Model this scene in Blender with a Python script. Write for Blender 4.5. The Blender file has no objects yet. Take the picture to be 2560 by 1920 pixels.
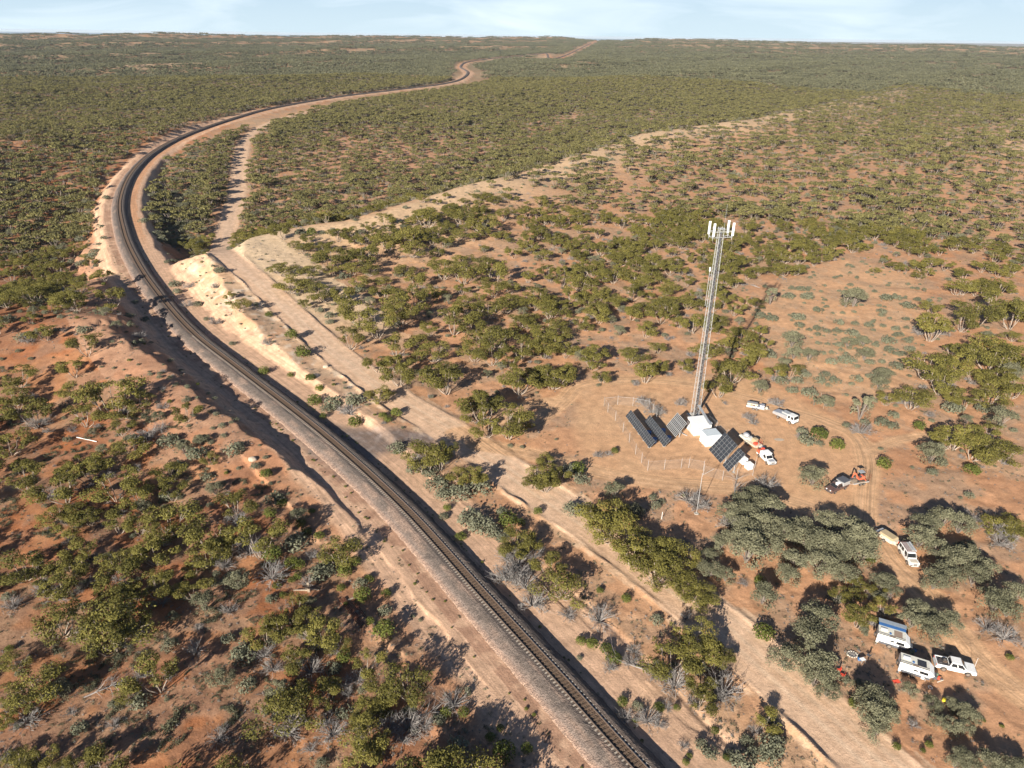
import bpy, math, random
import numpy as np
from mathutils import Vector, Matrix

# ------------------------------------------------------------------ camera, sky, sun, exposure
SC = bpy.context.scene
COL = SC.collection
CAMH, FPX, ROLL, PITCH = 84.0, 1777.0, math.radians(0.716), math.radians(26.11)
SUN_ELEV, SHADOW_AZ = math.radians(21.8), math.radians(26.9)      # shadows run 27 deg right of the view direction

_f = np.array([0, math.cos(PITCH), -math.sin(PITCH)])
_u0 = np.array([0, math.sin(PITCH), math.cos(PITCH)])
_r0 = np.array([1., 0, 0])
_c, _s = math.cos(ROLL), math.sin(ROLL)
CR, CU, CF = _c*_r0+_s*_u0, -_s*_r0+_c*_u0, _f
CAM = np.array([0., 0., CAMH])

cd = bpy.data.cameras.new('camera')
cam = bpy.data.objects.new('camera', cd); COL.objects.link(cam)
cd.sensor_fit = 'HORIZONTAL'; cd.sensor_width = 36.0; cd.lens = 36.0*FPX/2560.0
cd.clip_start = 1.0; cd.clip_end = 120000.0
cam.matrix_world = Matrix(((CR[0], CU[0], -CF[0], 0), (CR[1], CU[1], -CF[1], 0), (CR[2], CU[2], -CF[2], CAMH), (0, 0, 0, 1)))
SC.camera = cam

W = bpy.data.worlds.new('World'); SC.world = W; W.use_nodes = True
nt = W.node_tree; nt.nodes.clear()
sky = nt.nodes.new('ShaderNodeTexSky'); sky.sky_type = 'NISHITA'; sky.sun_disc = False
sky.sun_elevation = SUN_ELEV
sky.sun_rotation = math.radians(180)+SHADOW_AZ
sky.altitude = 50; sky.air_density = 1.0; sky.dust_density = 0.6; sky.ozone_density = 1.0
# thin high cloud streaks over the sky colour
tc = nt.nodes.new('ShaderNodeTexCoord'); mp = nt.nodes.new('ShaderNodeMapping'); mp.inputs['Scale'].default_value = (3, 3, 16)
cn = nt.nodes.new('ShaderNodeTexNoise'); cn.inputs['Scale'].default_value = 1.6; cn.inputs['Detail'].default_value = 5; cn.inputs['Distortion'].default_value = 0.6
cr = nt.nodes.new('ShaderNodeValToRGB'); cr.color_ramp.elements[0].position = 0.44; cr.color_ramp.elements[1].position = 0.7
cr.color_ramp.elements[1].color = (0.32, 0.32, 0.32, 1)
mx = nt.nodes.new('ShaderNodeMix'); mx.data_type = 'RGBA'; mx.inputs['B'].default_value = (11.5, 12.2, 12.8, 1)
bg = nt.nodes.new('ShaderNodeBackground'); bg.inputs['Strength'].default_value = 0.06
wo = nt.nodes.new('ShaderNodeOutputWorld')
nt.links.new(tc.outputs['Generated'], mp.inputs['Vector']); nt.links.new(mp.outputs['Vector'], cn.inputs['Vector'])
nt.links.new(cn.outputs['Fac'], cr.inputs['Fac']); cf = nt.nodes.new('ShaderNodeMapRange'); cf.inputs['From Min'].default_value = 0.05; cf.inputs['From Max'].default_value = 0.22; cf.inputs['To Min'].default_value = 1.0; cf.inputs['To Max'].default_value = 0.08
sx0 = nt.nodes.new('ShaderNodeSeparateXYZ'); nt.links.new(tc.outputs['Generated'], sx0.inputs[0]); nt.links.new(sx0.outputs['Z'], cf.inputs['Value'])
cm = nt.nodes.new('ShaderNodeMath'); cm.operation = 'MULTIPLY'; nt.links.new(cf.outputs['Result'], cm.inputs[0]); nt.links.new(cr.outputs['Color'], cm.inputs[1]); nt.links.new(cm.outputs[0], mx.inputs['Factor'])
# near the horizon the air is a pale clear blue all the way round
sx = nt.nodes.new('ShaderNodeSeparateXYZ'); nt.links.new(tc.outputs['Generated'], sx.inputs[0])
gr = nt.nodes.new('ShaderNodeValToRGB'); ge = gr.color_ramp.elements; ge[0].position = 0.0; ge[0].color = (0.68, 0.87, 1.0, 1); ge[1].position = 1.0; ge[1].color = (0.022, 0.05, 0.14, 1)
q_ = ge.new(0.08); q_.color = (0.46, 0.64, 0.86, 1); q_ = ge.new(0.30); q_.color = (0.07, 0.125, 0.25, 1); nt.links.new(sx.outputs['Z'], gr.inputs['Fac'])
gs = nt.nodes.new('ShaderNodeVectorMath'); gs.operation = 'SCALE'; gs.inputs['Scale'].default_value = 8.6; nt.links.new(gr.outputs['Color'], gs.inputs[0])
m0 = nt.nodes.new('ShaderNodeMix'); m0.data_type = 'RGBA'; m0.inputs['Factor'].default_value = 0.9
nt.links.new(sky.outputs['Color'], m0.inputs['A']); nt.links.new(gs.outputs['Vector'], m0.inputs['B']); nt.links.new(m0.outputs['Result'], mx.inputs['A']); nt.links.new(mx.outputs['Result'], bg.inputs['Color'])
nt.links.new(bg.outputs['Background'], wo.inputs['Surface'])

sd = bpy.data.lights.new('sun', 'SUN'); sd.energy = 5.0; sd.angle = math.radians(0.5); sd.color = (1.0, 0.93, 0.82)
sun = bpy.data.objects.new('sun', sd); COL.objects.link(sun)
ldir = Vector((math.sin(SHADOW_AZ)*math.cos(SUN_ELEV), math.cos(SHADOW_AZ)*math.cos(SUN_ELEV), -math.sin(SUN_ELEV)))
sun.rotation_euler = ldir.to_track_quat('-Z', 'Y').to_euler()
vs = SC.view_settings
vs.view_transform = 'Standard'; vs.look = 'None'; vs.exposure = 1.0; vs.gamma = 1.0; vs.use_curve_mapping = False
SC.cycles.max_bounces = 5; SC.cycles.diffuse_bounces = 2; SC.cycles.glossy_bounces = 2
SC.cycles.transparent_max_bounces = 8; SC.cycles.volume_bounces = 0
SC.cycles.use_denoising = False
SC.cycles.use_denoising = True

rng = np.random.default_rng(7)
random.seed(7)

# ------------------------------------------------------------------ small maths
def ray(x, y): return (x-1280)/FPX*CR-(y-960)/FPX*CU+CF
def P(x, y, h=0.):                                   # photo pixel -> point of the place at height h
    d = ray(x, y); return CAM+(h-CAMH)/d[2]*d
def sstep(a, b, x):
    t = np.clip((x-a)/(b-a), 0, 1); return t*t*(3-2*t)
def _hash(xi, yi, s):
    h = (xi.astype(np.int64)*374761393+yi.astype(np.int64)*668265263+s*1442695041) & 0xffffffff
    h = ((h ^ (h >> 13))*1274126177) & 0xffffffff
    return ((h ^ (h >> 16)) & 0xffff)/65535.0
def vnoise(x, y, s=0):
    x = np.asarray(x, float); y = np.asarray(y, float)
    xi = np.floor(x); yi = np.floor(y); fx = x-xi; fy = y-yi
    fx = fx*fx*(3-2*fx); fy = fy*fy*(3-2*fy)
    a = _hash(xi, yi, s); b = _hash(xi+1, yi, s); c = _hash(xi, yi+1, s); d = _hash(xi+1, yi+1, s)
    return (a*(1-fx)+b*fx)*(1-fy)+(c*(1-fx)+d*fx)*fy
def fbm(x, y, s=0, o=4):
    r = 0; a = 0.5; t = 0
    for k in range(o):
        r = r+a*vnoise(x, y, s+k*17); t += a; a *= 0.5; x = x*2.03+3.1; y = y*2.03-1.7
    return r/t
def catmull(pts, n):
    p = np.array(pts, float); p = np.vstack([2*p[0]-p[1], p, 2*p[-1]-p[-2]]); out = []
    for i in range(1, len(p)-2):
        for t in np.linspace(0, 1, n, endpoint=False):
            out.append(0.5*((2*p[i])+(-p[i-1]+p[i+1])*t+(2*p[i-1]-5*p[i]+4*p[i+1]-p[i+2])*t*t+(-p[i-1]+3*p[i]-3*p[i+1]+p[i+2])*t**3))
    out.append(p[-2]); return np.array(out)
def resample(p, step):
    d = np.r_[0, np.cumsum(np.hypot(*np.diff(p[:, :2], axis=0).T))]
    s = np.arange(0, d[-1], step); return np.column_stack([np.interp(s, d, p[:, k]) for k in range(p.shape[1])])
class Line:                                         # signed distance (right of travel positive) and arc parameter
    def __init__(self, pts):
        self.p = np.array(pts, float)[:, :2]; self.s = np.r_[0, np.cumsum(np.hypot(*np.diff(self.p, axis=0).T))]
    def dist(self, x, y, lim=None):
        x = np.asarray(x, float).ravel(); y = np.asarray(y, float).ravel()
        best = np.full(x.shape, 1e9); sg = np.ones(x.shape); ss = np.zeros(x.shape)
        for i in range(len(self.p)-1):
            a = self.p[i]; b = self.p[i+1]; v = b-a; L = math.hypot(*v)
            if L < 1e-6: continue
            t = np.clip(((x-a[0])*v[0]+(y-a[1])*v[1])/L/L, 0, 1)
            dx = x-a[0]-t*v[0]; dy = y-a[1]-t*v[1]; d = np.hypot(dx, dy); m = d < best
            best = np.where(m, d, best); sg = np.where(m, np.where(v[1]*dx-v[0]*dy > 0, 1., -1.), sg); ss = np.where(m, self.s[i]+t*L, ss)
        return best*sg, ss
def inpoly(x, y, poly):
    ins = np.zeros(x.shape, bool); n = len(poly)
    for i in range(n):
        x0, y0 = poly[i][:2]; x1, y1 = poly[(i+1) % n][:2]
        if y0 == y1: continue
        ins ^= ((y0 > y) != (y1 > y)) & (x < (x1-x0)*(y-y0)/(y1-y0)+x0)
    return ins
def polydist(x, y, poly):                            # negative inside
    L = Line([q[:2] for q in poly]+[poly[0][:2]]); d, _ = L.dist(x, y); return np.where(inpoly(x, y, poly), -abs(d), abs(d))

# ------------------------------------------------------------------ the lie of the land
def big(x, y):                                       # slow rise to the wooded skyline, land or sea beyond
    r = np.hypot(x, y); th = np.degrees(np.arctan2(x, y))
    E = np.interp(th, [-60, -38, -20, -6, 5, 20, 38, 60], [60, 59, 54, 55, 60, 50, 38, 34])
    E = E+15*(fbm(th*0.35+40, r*0+3, 91, 4)-0.5)
    near = E*sstep(250, 5600, r)**1.0
    far = np.interp(th, [-60, -8, 2, 10, 20, 38, 60], [-75, -75, -45, -10, 8, 42, 44])*sstep(9000, 24000, r)-60*(1-sstep(9000, 24000, r))
    k = sstep(5400, 7600, r)
    return near*(1-k)+far*k
def surf(px, off=0.0, it=10):                        # photo pixels -> points on the slow rise
    out = []
    for x, y in px:
        h = 0.
        for _ in range(it):
            p = P(x, y, h+off); h = 0.5*h+0.5*float(big(p[0], p[1]))
        out.append([p[0], p[1]])
    return np.array(out)
RIDGE = np.array([P(*q)[:2] for q in [(60, 765, 5), (230, 735, 6), (350, 680, 6), (540, 640, 7), (640, 600, 7), (800, 560, 8), (920, 545, 8), (1070, 500, 8), (1180, 470, 8), (1330, 420, 9), (1450, 385, 9), (1600, 340, 9), (1750, 312, 9), (1960, 282, 9)]])
RIDGE = np.vstack([RIDGE[0]+(-160, -60), RIDGE, RIDGE[-1]+(900, 1150)])
RIDGE_L = Line(catmull(RIDGE, 3))
RAILPX = [(1700, 2030), (1560, 1880), (1400, 1700), (1200, 1480), (1000, 1260), (800, 1080), (600, 925), (480, 830), (400, 740), (345, 660), (310, 580), (300, 500), (330, 430), (390, 375), (480, 330), (600, 290), (700, 265), (850, 240), (1000, 222), (1100, 210), (1150, 198), (1170, 180), (1152, 165), (1180, 152), (1280, 141), (1360, 133), (1440, 126), (1530, 119)]
rail = surf(RAILPX, 1.3)
d0 = rail[0]-rail[1]; rail = np.vstack([rail[0]+d0*1.5, rail])
rail = resample(catmull(rail, 10), 1.0)
RAIL_C = rail[np.r_[0:500:6, 500:len(rail):30]]
RAIL_L = Line(RAIL_C)
RAIL_G = big(RAIL_C[:, 0], RAIL_C[:, 1])+0.04
ROADPX = [(2330, 2040), (2200, 1925), (1960, 1705), (1700, 1482), (1500, 1332), (1300, 1198), (1130, 1080), (1000, 1000), (850, 880), (750, 790), (650, 705), (570, 645), (545, 610), (560, 560), (590, 480), (600, 420), (622, 360), (690, 322), (780, 300)]
rp = []
for (x, y) in ROADPX:
    hh = float(np.interp(y, [560, 640, 700, 800, 1000, 1100], [-3, 5.5, 5, 4, 1.0, 0])) if y > 480 else -5+float(big(*P(x, y)[:2]))
    rp.append(P(x, y, hh)[:2])
road = resample(catmull(rp, 10), 4.0)
ROAD_L = Line(road)
LEFTHILL = Line([P(*q)[:2] for q in [(120, 720, 6), (230, 760, 7), (370, 880, 7), (470, 985, 7), (560, 1080, 5)]])

def natural(x, y):
    x = np.asarray(x, float).ravel(); y = np.asarray(y, float).ravel(); r = np.hypot(x, y)
    u, s = RIDGE_L.dist(x, y); u = -u                # beyond the crest positive
    h = big(x, y)
    wav = 6*(fbm(x/45., y/45., 5, 3)-0.5)
    uu = u+wav
    amp = 8.5*(0.8+0.5*(vnoise(s/70., s*0, 8)-0.5))
    h = h+amp*np.where(uu > 0, np.exp(-(uu/20.)**2), np.exp(-(np.abs(uu)/52.)**1.6))
    h = h-8.5*sstep(10, 45, u)*(1-sstep(120, 330, u))
    for c, w, a, ys in ((-250, 60, 9, 560), (430, 70, 7, 0), (800, 80, 9, 0), (1250, 90, 10, 0), (1750, 120, 14, 0), (2500, 150, 16, 0), (-560, 90, 9, 500), (-950, 110, 12, 500), (-1500, 150, 14, 0), (3400, 200, 22, 0)):
        k = 1 if ys == 0 else sstep(ys-150, ys+150, y)
        h = h+k*a*(0.55+0.9*fbm(s/160., u/300.+c, 31, 3))*np.exp(-((u-c+60*(fbm(x/260., y/260., 12, 2)-0.5))/w)**2)
    dl, sl = LEFTHILL.dist(x, y)
    h = h+3.9*np.where(dl > 0, np.exp(-(dl/16.)**2), np.exp(-(dl/30.)**2))*sstep(88, 150, y+0.3*(x+50))
    h = h+(fbm(x/14., y/14., 3, 3)-0.5)*1.0*sstep(40, 90, r)+(fbm(x/300., y/300., 77, 3)-0.5)*10*sstep(500, 1500, r)
    return h
_road_h = natural(road[:, 0], road[:, 1])
_k = np.ones(13)/13.; ROAD_G = np.convolve(np.pad(_road_h, 6, mode='edge'), _k, 'valid')
dr, srr = RAIL_L.dist(road[:, 0], road[:, 1])
COMP = [P(*q)[:2] for q in [(1445, 985), (1560, 935), (1750, 945), (1900, 950), (2110, 1060), (2200, 1180), (2150, 1290), (2060, 1300), (1900, 1235), (1650, 1215), (1460, 1150), (1435, 1060)]]
def height(x, y, full=False):
    shp = np.shape(x); x = np.asarray(x, float).ravel(); y = np.asarray(y, float).ravel()
    h = natural(x, y)
    pc = polydist(x, y, COMP); kc = sstep(14, -4, pc); h = h*(1-kc)+0.0*kc
    d, s = RAIL_L.dist(x, y); G = np.interp(s, RAIL_L.s, RAIL_G)
    fr_ = sstep(650, 900, np.hypot(x, y))*(1-sstep(40, 330, np.abs(d))*np.where(d > 0, 1, .6+.4*sstep(30, 120, -d))); h = h*(1-fr_)+np.minimum(h, big(x, y)-.2)*fr_
    e = np.maximum(np.abs(d)-np.where(d > 0, 10.5, 8.5)-2.5*(fbm(x/7., y/7., 46, 3)-.5), 0)
    sl = np.where((d > 0) & (y > 300), 0.9, 0.62)+0.45*(fbm(x/4., y/4., 44, 3)-0.5)
    h = np.where((d < 0) & (d > -75) & (y > 190) & (y < 320) & (h > 0), h*(1-.58*sstep(190, 215, y)*sstep(320, 290, y)*sstep(-75, -45, d)), h); h0 = h; h = np.clip(h, G-e*sl, G+e*sl); bk = np.clip(np.abs(h0-h)/1.5, 0, 1)*(e > .4)*(np.hypot(x, y) < 480); h = h+bk*(0.9*(fbm(x/2.4+s*.05, y/2.4, 47, 4)-.5)-.5*np.clip(fbm(s/2.6, np.abs(d)/9., 48, 3)-.5, 0, 1)*2)
    d2, s2 = ROAD_L.dist(x, y); G2 = np.interp(s2, ROAD_L.s, ROAD_G)
    e2 = np.maximum(np.abs(d2)-4.6, 0)
    k2 = np.abs(d) > 6
    h = np.where(k2, np.clip(h, G2-e2*0.5, G2+e2*0.5), h)
    rr = np.hypot(x, y)
    berm = 0.40*(.55+.9*fbm(x/3., y/3., 29, 3))*np.exp(-((np.abs(d2)-5.3-1.0*(fbm(x/5., y/5., 9, 3)-.5))/0.6)**2)*(d2 < 0)+0.16*np.exp(-((np.abs(d2)-4.9-.8*(fbm(x/4., y/4., 19, 3)-.5))/0.6)**2)*(d2 > 0)
    jn = 1-np.exp(-((x+24)**2+(y-146)**2)/220.)
    h = h+berm*(rr < 700)*(np.abs(d) > 14)*jn*(0.15+2.0*np.clip(fbm(x/5., y/5., 10, 3)-.28, 0, 1))
    # low windrow of spoil left of the railway, table drain on its right
    h = h+0.5*np.exp(-((d+17.5+2.2*(fbm(s/9., s*0, 15, 3)-.5))/1.3)**2)*(y < 112)*(y > 40)*sstep(.42, .6, fbm(s/7., d/3., 18, 3))
    h = h-0.25*np.exp(-((d-13.5-2*(fbm(s/15., s*0, 16, 2)-.5))/0.6)**2)*(y < 112)
    m = (np.abs(d) > 11) & (np.abs(d2) > 6)
    h = h+0.30*(fbm(x/2.2, y/2.2, 21, 3)-0.5)*m*(rr < 500)*(pc > 2)
    if full: return h.reshape(shp), d.reshape(shp), d2.reshape(shp), pc.reshape(shp), s.reshape(shp)
    return h.reshape(shp)
def G1(x, y): return float(height(np.array([x]), np.array([y]))[0])
_rx, _ry = np.arange(-330, 331, 2.), np.arange(30, 640, 2.)
_RX, _RY = np.meshgrid(_rx, _ry, indexing='ij'); _RZ = height(_RX, _RY)
def quick(x, y):                                     # height read from a 2 m raster
    fx = (x+330)/2; fy = (y-30)/2; i = np.clip(fx.astype(int), 0, len(_rx)-2); j = np.clip(fy.astype(int), 0, len(_ry)-2); a = np.clip(fx-i, 0, 1); b = np.clip(fy-j, 0, 1)
    return (_RZ[i, j]*(1-a)+_RZ[i+1, j]*a)*(1-b)+(_RZ[i, j+1]*(1-a)+_RZ[i+1, j+1]*a)*b
def onground(px, off=0.0):                           # photo pixels (n,2) -> ground points (the pixel shows a point 'off' above the ground)
    px = np.array(px, float).reshape(-1, 2); off = np.broadcast_to(off, (len(px),)).astype(float)
    D = (px[:, :1]-1280)/FPX*CR-(px[:, 1:]-960)/FPX*CU+CF
    h = np.zeros(len(px))
    for _ in range(14):
        t = (h+off-CAMH)/D[:, 2]; p = CAM+t[:, None]*D; h = 0.45*h+0.55*quick(p[:, 0], p[:, 1])
    return np.column_stack([p[:, 0], p[:, 1], height(p[:, 0], p[:, 1])])
def g(x, y, off=0.0): return onground([(x, y)], off)[0]

# ------------------------------------------------------------------ object helpers
def tag(o, label=None, cat=None, group=None, kind=None):
    if label: o['label'] = label
    if cat: o['category'] = cat
    if group: o['group'] = group
    if kind: o['kind'] = kind
    return o
def empty(name, loc, rz=0., label=None, cat=None, group=None):
    o = bpy.data.objects.new(name, None); COL.objects.link(o); o.location = loc; o.rotation_euler = (0, 0, rz)
    o.empty_display_size = 0.3; return tag(o, label, cat, group)
def meshobj(name, me, parent=None, link=True):
    o = bpy.data.objects.new(name, me)
    if link: COL.objects.link(o)
    if parent is not None: o.parent = parent
    return o
def npmesh(name, V, F, m=None, smooth=False, col=None):    # V (n,3), F (k,3|4) arrays
    me = bpy.data.meshes.new(name); V = np.asarray(V, np.float32); F = np.asarray(F, np.int32); n, k = F.shape
    me.vertices.add(len(V)); me.vertices.foreach_set('co', V.ravel())
    me.loops.add(n*k); me.loops.foreach_set('vertex_index', F.ravel())
    me.polygons.add(n); me.polygons.foreach_set('loop_start', np.arange(0, n*k, k, dtype=np.int32))
    me.polygons.foreach_set('use_smooth', np.full(n, smooth))
    if m: me.materials.append(m)
    me.update(calc_edges=True)
    if col is not None:
        a = me.color_attributes.new('Col', 'FLOAT_COLOR', 'POINT')
        a.data.foreach_set('color', np.column_stack([col, np.ones(len(col))]).astype(np.float32).ravel())
    return me
class MB:                                            # collects shapes, builds one mesh
    def __init__(self): self.v = []; self.f = []
    def add(self, vs, fs):
        o = len(self.v); self.v += [tuple(map(float, q)) for q in vs]; self.f += [tuple(i+o for i in q) for q in fs]; return self
    def frus(self, a, b):                            # a,b = (x0,x1,y0,y1,z): bottom and top rectangles
        v = [(a[0], a[2], a[4]), (a[1], a[2], a[4]), (a[1], a[3], a[4]), (a[0], a[3], a[4]), (b[0], b[2], b[4]), (b[1], b[2], b[4]), (b[1], b[3], b[4]), (b[0], b[3], b[4])]
        return self.add(v, [(3, 2, 1, 0), (4, 5, 6, 7), (0, 1, 5, 4), (1, 2, 6, 5), (2, 3, 7, 6), (3, 0, 4, 7)])
    def box(self, x0, x1, y0, y1, z0, z1): return self.frus((x0, x1, y0, y1, z0), (x0, x1, y0, y1, z1))
    def prism(self, prof, y0, y1, t=1.0):            # profile in x,z swept across y
        n = len(prof); v = [(x, y0, z) for x, z in prof]+[(x, y1, z) for x, z in prof]
        return self.add(v, [tuple(range(n)), tuple(range(2*n-1, n-1, -1))]+[(i, i+n, (i+1) % n+n, (i+1) % n) for i in range(n)])
    def bar(self, a, b, r=0.03, n=4, r2=None):
        a = Vector(a); b = Vector(b); d = (b-a)
        if d.length < 1e-6: return self
        q = d.to_track_quat('Z', 'Y'); r2 = r if r2 is None else r2; vs = []
        for p, rr in ((a, r), (b, r2)):
            for k in range(n):
                an = 2*math.pi*(k+.5)/n; vs.append(p+q@Vector((rr*math.cos(an), rr*math.sin(an), 0)))
        return self.add(vs, [tuple(range(n-1, -1, -1)), tuple(range(n, 2*n))]+[(k, (k+1) % n, (k+1) % n+n, k+n) for k in range(n)])
    def cyl(self, c, r, h, axis='z', n=16, r2=None):
        c = Vector(c); d = {'x': Vector((1, 0, 0)), 'y': Vector((0, 1, 0)), 'z': Vector((0, 0, 1))}[axis]
        return self.bar(c-d*h/2, c+d*h/2, r, n, r2)
    def quad(self, a, b, c, d, t=0.01):              # thin slab standing proud of a face given by four corners (a,b,c,d)
        a, b, c, d = map(Vector, (a, b, c, d)); nn = (b-a).cross(d-a).normalized()*t
        return self.add([a, b, c, d, a+nn, b+nn, c+nn, d+nn], [(3, 2, 1, 0), (4, 5, 6, 7), (0, 1, 5, 4), (1, 2, 6, 5), (2, 3, 7, 6), (3, 0, 4, 7)])
    def sphere(self, c, r, n=8, sq=(1, 1, 1)):
        vs = []; fs = []; m = n//2+1
        for i in range(m+1):
            ph = math.pi*i/m
            for j in range(n):
                th = 2*math.pi*j/n; vs.append((c[0]+r*sq[0]*math.sin(ph)*math.cos(th), c[1]+r*sq[1]*math.sin(ph)*math.sin(th), c[2]+r*sq[2]*math.cos(ph)))
        for i in range(m):
            for j in range(n): fs.append((i*n+j, (i+1)*n+j, (i+1)*n+(j+1) % n, i*n+(j+1) % n))
        return self.add(vs, fs)
    def mesh(self, name, m=None):
        me = bpy.data.meshes.new(name); me.from_pydata(self.v, [], self.f); 
        if m: me.materials.append(m)
        me.update(); return me
    def build(self, name, m, parent=None, bevel=0.0, smooth=False):
        o = meshobj(name, self.mesh(name, m), parent)
        if smooth:
            for p in o.data.polygons: p.use_smooth = True
        if bevel:
            b = o.modifiers.new('bevel', 'BEVEL'); b.width = bevel; b.segments = 2; b.limit_method = 'ANGLE'
        return o
def subq(A, B, C, D, u0, u1, v0, v1):                # patch inside the quad A B C D (u along AB, v along AD)
    A, B, C, D = map(Vector, (A, B, C, D))
    f = lambda u, v: (A*(1-u)+B*u)*(1-v)+(D*(1-u)+C*u)*v
    return f(u0, v0), f(u1, v0), f(u1, v1), f(u0, v1)

# ------------------------------------------------------------------ materials
def mat(name, col, rough=0.7, metal=0.0, vary=0.08, scale=3.0, bump=0.0, dust=0.0, spec=0.5):
    m = bpy.data.materials.new(name); m.use_nodes = True; n = m.node_tree; b = n.nodes['Principled BSDF']
    b.inputs['Roughness'].default_value = rough; b.inputs['Metallic'].default_value = metal; b.inputs['Specular IOR Level'].default_value = spec
    t = n.nodes.new('ShaderNodeTexCoord'); no = n.nodes.new('ShaderNodeTexNoise'); no.inputs['Scale'].default_value = scale; no.inputs['Detail'].default_value = 5
    n.links.new(t.outputs['Object'], no.inputs['Vector'])
    r = n.nodes.new('ShaderNodeMapRange'); r.inputs['From Min'].default_value = 0.3; r.inputs['From Max'].default_value = 0.7
    r.inputs['To Min'].default_value = 1-vary; r.inputs['To Max'].default_value = 1+vary; n.links.new(no.outputs['Fac'], r.inputs['Value'])
    mu = n.nodes.new('ShaderNodeVectorMath'); mu.operation = 'SCALE'; mu.inputs[0].default_value = col[:3]
    n.links.new(r.outputs['Result'], mu.inputs['Scale']); src = mu.outputs['Vector']
    if dust:
        d = n.nodes.new('ShaderNodeTexNoise'); d.inputs['Scale'].default_value = scale*0.6; d.inputs['Detail'].default_value = 6
        n.links.new(t.outputs['Object'], d.inputs['Vector'])
        rr = n.nodes.new('ShaderNodeMapRange'); rr.inputs['From Min'].default_value = 0.45; rr.inputs['From Max'].default_value = 0.75; rr.inputs['To Max'].default_value = dust
        n.links.new(d.outputs['Fac'], rr.inputs['Value'])
        mi = n.nodes.new('ShaderNodeMix'); mi.data_type = 'RGBA'; n.links.new(rr.outputs['Result'], mi.inputs['Factor'])
        n.links.new(src, mi.inputs['A']); mi.inputs['B'].default_value = (0.42, 0.24, 0.13, 1); src = mi.outputs['Result']
    n.links.new(src, b.inputs['Base Color'])
    if bump:
        bp = n.nodes.new('ShaderNodeBump'); bp.inputs['Strength'].default_value = bump; n.links.new(no.outputs['Fac'], bp.inputs['Height']); n.links.new(bp.outputs['Normal'], b.inputs['Normal'])
    return m
M = dict(
    white=mat('white_paint', (0.78, 0.78, 0.76), 0.35, dust=0.12), panelwhite=mat('shelter_white', (0.86, 0.86, 0.84), 0.55, vary=0.03, dust=0.05),
    roofgrey=mat('pale_grey_roof', (0.55, 0.6, 0.62), 0.5), steel=mat('galvanised_steel', (0.50, 0.51, 0.51), 0.5, 0.35, vary=0.15),
    steelw=mat('pale_galvanised_steel', (0.45, 0.45, 0.44), 0.5, 0.1), alu=mat('aluminium', (0.55, 0.56, 0.58), 0.4, 0.5, dust=0.1),
    glass=mat('dark_glass', (0.02, 0.022, 0.025), 0.08), cell=mat('solar_cell', (0.04, 0.044, 0.052), 0.4, spec=0.25), black=mat('black_rubber', (0.03, 0.03, 0.03), 0.8, dust=0.4),
    dark=mat('dark_plastic', (0.05, 0.05, 0.055), 0.6, dust=0.2), brown=mat('dusty_brown_paint', (0.10, 0.06, 0.055), 0.3, dust=0.35),
    charcoal=mat('charcoal_canvas', (0.09, 0.095, 0.11), 0.8), canvas=mat('khaki_canvas', (0.42, 0.33, 0.2), 0.9, bump=0.3), blue=mat('blue_plastic', (0.07, 0.17, 0.38), 0.45),
    bluec=mat('blue_fabric', (0.05, 0.17, 0.42), 0.8), orange=mat('orange_paint', (0.58, 0.14, 0.07), 0.4, dust=0.15), rimgrey=mat('dusty_wheel_rim', (0.2, 0.18, 0.16), 0.6, 0.2, dust=.3), red=mat('red_fabric', (0.75, 0.08, 0.04), 0.8),
    yellow=mat('yellow_plastic', (0.75, 0.6, 0.03), 0.6), cream=mat('cream_paint', (0.62, 0.55, 0.44), 0.5, dust=0.3), rust=mat('rusty_steel', (0.16, 0.06, 0.03), 0.8, vary=0.3),
    concrete=mat('pale_concrete', (0.5, 0.46, 0.4), 0.9, vary=0.2, bump=0.2), railm=mat('rail_steel', (0.12, 0.085, 0.065), 0.6, 0.0, vary=0.2),
    railtop=mat('worn_rail_head', (0.22, 0.19, 0.17), 0.5, 0.5), bark=mat('pale_mallee_bark', (0.31, 0.25, 0.2), 0.9, vary=0.35, scale=2),
    barkd=mat('grey_bark', (0.20, 0.165, 0.14), 0.9, vary=0.3, scale=2), deadw=mat('weathered_dead_wood', (0.25, 0.225, 0.21), 0.9, vary=0.3, scale=1.5), wood=mat('old_timber', (0.34, 0.27, 0.2), 0.9, vary=0.25),
    limestone=mat('pale_limestone', (0.46, 0.37, 0.28), 0.95, vary=0.2, bump=0.6), green=mat('green_plastic', (0.16, 0.2, 0.13), 0.7), floor=mat('brown_lid', (0.3, 0.22, 0.17), 0.7), offw=mat('off_white_trim', (0.66, 0.64, 0.55), 0.6))

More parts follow.
